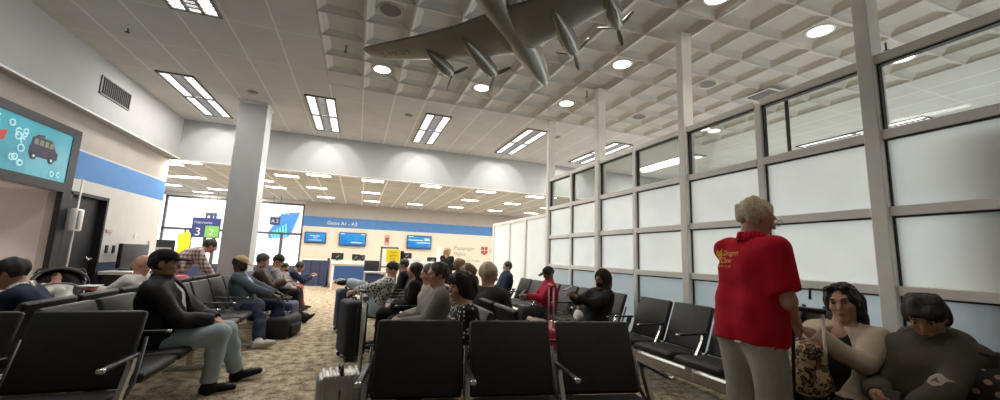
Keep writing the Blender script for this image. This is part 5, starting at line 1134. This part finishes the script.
# ================================================================== LUGGAGE
def suitcase(loc, rz, w, d, h, m, label, pole=None, poleh=1.0, ribs=0, polem=None, grip=None, tilt=0, yribs=0):
    t = empty('suitcase', loc, rz, label, 'suitcase')
    b = MB(); b.rbox((-w/2, -d/2, .055), (w/2, d/2, h), min(w, d)*.2, seg=4)
    for i in range(ribs):
        x = -w/2+(i+1)*w/(ribs+1); b.rbox((x-.014, -d/2-.008, .12), (x+.014, d/2+.008, h+.008), .008)
    for i in range(yribs):
        y = -d/2+(i+1)*d/(yribs+1); b.rbox((-w/2-.008, y-.011, .10), (w/2+.008, y+.011, h+.008), .008)
    b.build('shell', m, t, True)
    MB().tube([(-.07, 0, h-.01), (-.06, 0, h+.035), (.06, 0, h+.035), (.07, 0, h-.01)], .011, 8).build('carry_handle', BLACKP, t, True)
    for x in (-w/2+.04, w/2-.04):
        for y in (-d/2+.04, d/2-.04): MB().lathe([(.001, -.012), (.026, -.012), (.026, .012), (.001, .012)], (x, y, .026), 'x', 14).build('wheel', BLACKP, t, True); 
    zp = MB(); zp.tube([(-w/2-.003, -.01, .12), (-w/2-.003, -.01, h-.08), (-w/2+.05, -.01, h+.004), (w/2-.05, -.01, h+.004), (w/2+.003, -.01, h-.08), (w/2+.003, -.01, .12)], .006, 5); zp.build('zip', STEELD, t, True)
    if pole:
        for x in (-pole/2, pole/2): MB().tube([(x, d/2-.03, h-.05), (x, d/2-.03, poleh)], .009, 8).build('handle_tube', polem or STEEL, t, True)
        MB().rbox((-pole/2-.02, d/2-.045, poleh-.01), (pole/2+.02, d/2-.012, poleh+.022), .01).build('handle_grip', grip or BLACKP, t, True)
    return t
SILV = mat('silver_shell', (.50, .48, .45), .38, .45, nscale=12, namt=.12); BLKC = mat('black_luggage_cloth', (.014, .014, .015), .75, nscale=20, namt=.15, bump=.2, bscale=200); NAVC = mat('navy_luggage', (.025, .035, .09), .6, nscale=12, namt=.1); REDC = mat('red_luggage', (.50, .02, .05), .5, nscale=12, namt=.1)
suitcase((-.03, 2.74, 0), radians(-84), .20, .27, .56, SILV, 'silver ribbed suitcase standing left of the nearest middle seat', -0+.07, 1.0, 0, yribs=6, polem=STEEL, grip=mat('grip_grey', (.2, .2, .2), .5, nscale=9, namt=.1))
suitcase((.02, 5.4, 0), radians(-75), .44, .26, .70, BLKC, 'black upright suitcase with white trim before the sweater man', .16, .80)
suitcase((-.12, 7.16, 0), radians(-80), .42, .26, .68, NAVC, 'navy suitcase under the feet of the reclining person')
suitcase(tuple(Vector((at_z(556, 395, .0).x+.1, 3.75, 0))), radians(80), .40, .24, .62, REDC, 'red suitcase seen between two middle seats, before the hooded woman', .17, 1.02, polem=mat('pink_tube', (.6, .35, .35), .4, .3, nscale=9, namt=.05), grip=REDC)
vh = Vector((0, 0, H))+pixray(805, 314)*2.40
suitcase((vh.x+.09, vh.y-.0, 0), radians(100), .32, .22, .56, BLKC, 'black suitcase with white tubes under the leopard bag', .14, vh.z+.02, polem=WHITEP)
# leopard tote on the suitcase
vb = Vector((0, 0, H))+pixray(806, 368)*2.36
LEO = m_leopard('leopard_print'); F = Field(); F.cap((vb.x-.05, vb.y-.05, .66), (vb.x+.06, vb.y+.05, .66), .10, .10, k=.06); F.cap((vb.x-.04, vb.y-.05, .80), (vb.x+.04, vb.y+.04, .80), .075, .075, k=.06); F.half((0, 0, .565), (0, 0, -1))
t = empty('leopard_bag', (0, 0, 0), label='leopard print bag on the black suitcase beside the standing man', cat='bag'); meshobj('pouch', F.mesh('bag', .01, .008, 24), LEO, t)
mb = MB(); mb.tube([(vb.x+.02, vb.y-.04, .80), (vb.x+.03, vb.y+.0, .88), (vb.x+.08, vb.y+.06, .83)], .009, 6); mb.build('strap', C_BEIGE, t, True)
vs = [tuple(Vector((0, 0, H))+pixray(px, py)*2.20) for px, py in ((781, 318), (789, 324), (793, 335), (793.5, 360), (794, 400))]
tag(MB().tube(vs, .009, 7).build('carry_strap', BLACKP, None, True), 'black strap hanging down beside the hand of the standing man', 'strap')
def backpack(loc, rz, w, d, h, m, label, strapm=None, top=True, name='backpack'):
    t = empty(name, loc, rz, label, 'backpack'); F = Field(); F.cap((-w*.22, 0, h*.30), (w*.22, 0, h*.30), d*.62, k=.08); F.cap((-w*.18, 0, h*.68), (w*.18, 0, h*.68), d*.52, k=.08); F.half((0, 0, .002), (0, 0, -1)); meshobj('pack', F.mesh('pack', .012, .005, 26), m, t)
    F = Field(); F.cap((-w*.16, -d*.5, h*.25), (w*.16, -d*.5, h*.25), d*.30, k=.05); F.half((0, 0, .01), (0, 0, -1)); meshobj('front_pocket', F.mesh('pocket', .012), m, t)
    MB().tube([(-.05, .02, h*.92), (-.045, .02, h*1.04), (.045, .02, h*1.04), (.05, .02, h*.92)], .010, 7).build('grab_loop', strapm or BLACKP, t, True)
    for q in (1, -1): MB().tube([(q*w*.2, d*.4, h*.86), (q*w*.26, d*.75, h*.6), (q*w*.22, d*.6, h*.2), (q*w*.2, d*.4, h*.1)], .014, 6).build('shoulder_strap', strapm or BLACKP, t, True)
    return t
C_FLOR = m_dots('dark_floral_print', (.022, .016, .018), (.36, .24, .22), 22, .33, 1.0)
vq = at_x(987, 372, 3.02); backpack((vq.x, vq.y-.03, .45), radians(100), .38, .20, .44, C_FLOR, 'dark patterned backpack on the seat beside the boy', BLKC)
vq = at_x(820, 312, 3.30); backpack((vq.x, vq.y, .46), radians(95), .34, .17, .66, BLKC, 'black backpack on the seat behind the beige cardigan woman')
def duffel(loc, rz, L, r, h, m, label):
    t = empty('duffel_bag', loc, rz, label, 'bag'); b_ = MB(); b_.rbox((-L/2, -r, 0), (L/2, r, h), min(r, h)*.42, seg=4); b_.rbox((-L*.3, -r-.03, .03), (L*.3, -r+.05, h*.62), .03, seg=3); b_.build('bag_body', m, t, True)
    for q in (1, -1): MB().tube([(-.13, q*.05, h*.9), (-.10, q*.03, h*1.12), (.10, q*.03, h*1.12), (.13, q*.05, h*.9)], .012, 7).build('handle', BLACKP, t, True)
    MB().tube([(-L/2+.06, 0, h+.002), (L/2-.06, 0, h+.002)], .006, 5).build('zip', STEELD, t, True); return t
vq = at_z(281, 338, 0); duffel((vq.x, vq.y+.15, 0), radians(75), .58, .16, .31, BLKC, 'black duffel bag on the carpet at the feet of the blazer man')
vq = at_x(286, 305, -1.0); duffel((-1.0, vq.y+.1, 0), radians(80), .40, .14, .46, NAVC, 'small navy bag on the carpet behind the black duffel')
vq = at_x(181, 291, -2.55); 
F = Field(); F.cap((-2.62, 7.15, .72), (-2.42, 7.30, .75), .12, .10, k=.05); F.cap((-2.55, 7.2, .62), (-2.45, 7.25, .62), .13, k=.05); F.half((0, 0, .447), (0, 0, -1)); F.cap((-2.55, 7.2, .5), (-2.45, 7.25, .5), .13, k=.05)
rb = tag(meshobj('red_bag', F.mesh('rb', .015, .01, 20), REDC), 'soft red bag below the plaid shirt person', 'bag')
# shoulder bag strap and patterned scarf on the capped man are left to his jacket
# stroller with baby
st = empty('baby_stroller', (-3.36, 6.40, 0), radians(-152), 'dark baby stroller with hooped canopy behind the left seats', 'stroller')
F = Field(); F.cap((0, .02, .50), (0, -.18, .76), .17, .20, k=.05); F.ell((0, .16, .80), (.155, .22, .20), k=.03, op='sub'); meshobj('seat_tub', F.mesh('tub', .014, .004, 20), C_DGREY, st)
cp = MB(); 
for a0 in (0,):
    rings = []
    for q in np.linspace(-10, 70, 6): rings.append([(.225*cos(b_), -.12-.19*sin(radians(q))*sin(b_)*1.2+.10*cos(radians(q))*sin(b_), .76+.20*sin(b_)*cos(radians(q))**.5) for b_ in np.linspace(0, pi, 13)])
    cp.loft(rings, cap=False, closed=False)
cp.build('canopy', C_BLK, st, True)
MB().tube([(.25*cos(a), -.02+.10*sin(a), .76+.22*sin(a)) for a in np.linspace(0, pi, 15)], .012, 7).build('canopy_hoop', mat('hoop_grey', (.12, .12, .12), .5, nscale=9, namt=.1), st, True)
MB().tube([(.20*cos(a), .12+.16*sin(a)*.3, .70+.10*sin(a)) for a in np.linspace(0, pi, 13)], .012, 7).build('bumper_bar', mat('hoop_grey2', (.2, .2, .21), .5, nscale=9, namt=.1), st, True)
for q in (1, -1):
    MB().tube([(q*.24, .40, .14), (q*.22, -.05, .50), (q*.22, -.42, .88)], .014, 8).build('frame_tube', STEELD, st, True); MB().tube([(q*.24, -.40, .14), (q*.22, -.05, .50)], .014, 8).build('frame_tube', STEELD, st, True)
    for y in (.42, -.40): MB().lathe([(.02, -.02), (.13, -.02), (.14, 0), (.13, .02), (.02, .02)], (q*.26, y, .14), 'x', 20).build('wheel', BLACKP, st, True)
MB().tube([(-.22, -.42, .88), (-.20, -.46, .93), (.20, -.46, .93), (.22, -.42, .88)], .016, 8).build('handlebar', BLACKP, st, True)
person('baby with pink face lying back in the stroller', (-3.32, 6.25, 0), radians(-152), hip=.53, lean=25, neck=-4, s=.55, build=1.2, head=(0, 10, 6), skin='pink', vox=.010, hair='crop', hairc=(.10, .05, .03), hands={'R': (.09, .14, .60), 'L': (-.09, .14, .60)}, feet={'R': (.07, .22, .50), 'L': (-.07, .22, .50)}, knees={'R': (0, .5, 1), 'L': (0, .5, 1)}, top=dict(m=C_WHITE, t=.02, name='romper'), legs=dict(m=C_WHITE, t=.016), group=GR)

vq = at_z(528, 313, 0); F = Field(); F.cap((-.10, 0, .10), (.10, 0, .10), .10, k=.05); F.cap((-.08, 0, .24), (.08, 0, .24), .07, k=.05); F.half((0, 0, .004), (0, 0, -1))
t = empty('shopping_bag', (vq.x, vq.y, 0), .4, 'crumpled blue and white bag on the floor by the crimson jacket person', 'bag'); meshobj('pouch', F.mesh('sb', .014, .012, 24), m_dots('blue_white_plastic', (.08, .20, .52), (.62, .66, .72), 9, .45, 1.0), t); MB().tube([(-.06, 0, .29), (-.05, 0, .36), (.05, 0, .36), (.06, 0, .29)], .008, 6).build('handle', WHITEP, t, True)
vq = at_x(578, 304, 3.02); F = Field(); F.cap((-.06, 0, .06), (.06, 0, .06), .06, k=.04); F.cap((-.04, 0, .12), (.04, 0, .12), .04, k=.04); F.half((0, 0, .004), (0, 0, -1))
t = empty('handbag', (vq.x, vq.y+.0, .445), 1.3, 'small white handbag on the empty seat beside the hooded woman', 'bag'); meshobj('pouch', F.mesh('hb', .012, .006, 24), C_WHITE, t); MB().tube([(-.05, 0, .13), (-.03, 0, .20), (.03, 0, .20), (.05, 0, .13)], .007, 6).build('handle', C_BEIGE, t, True)
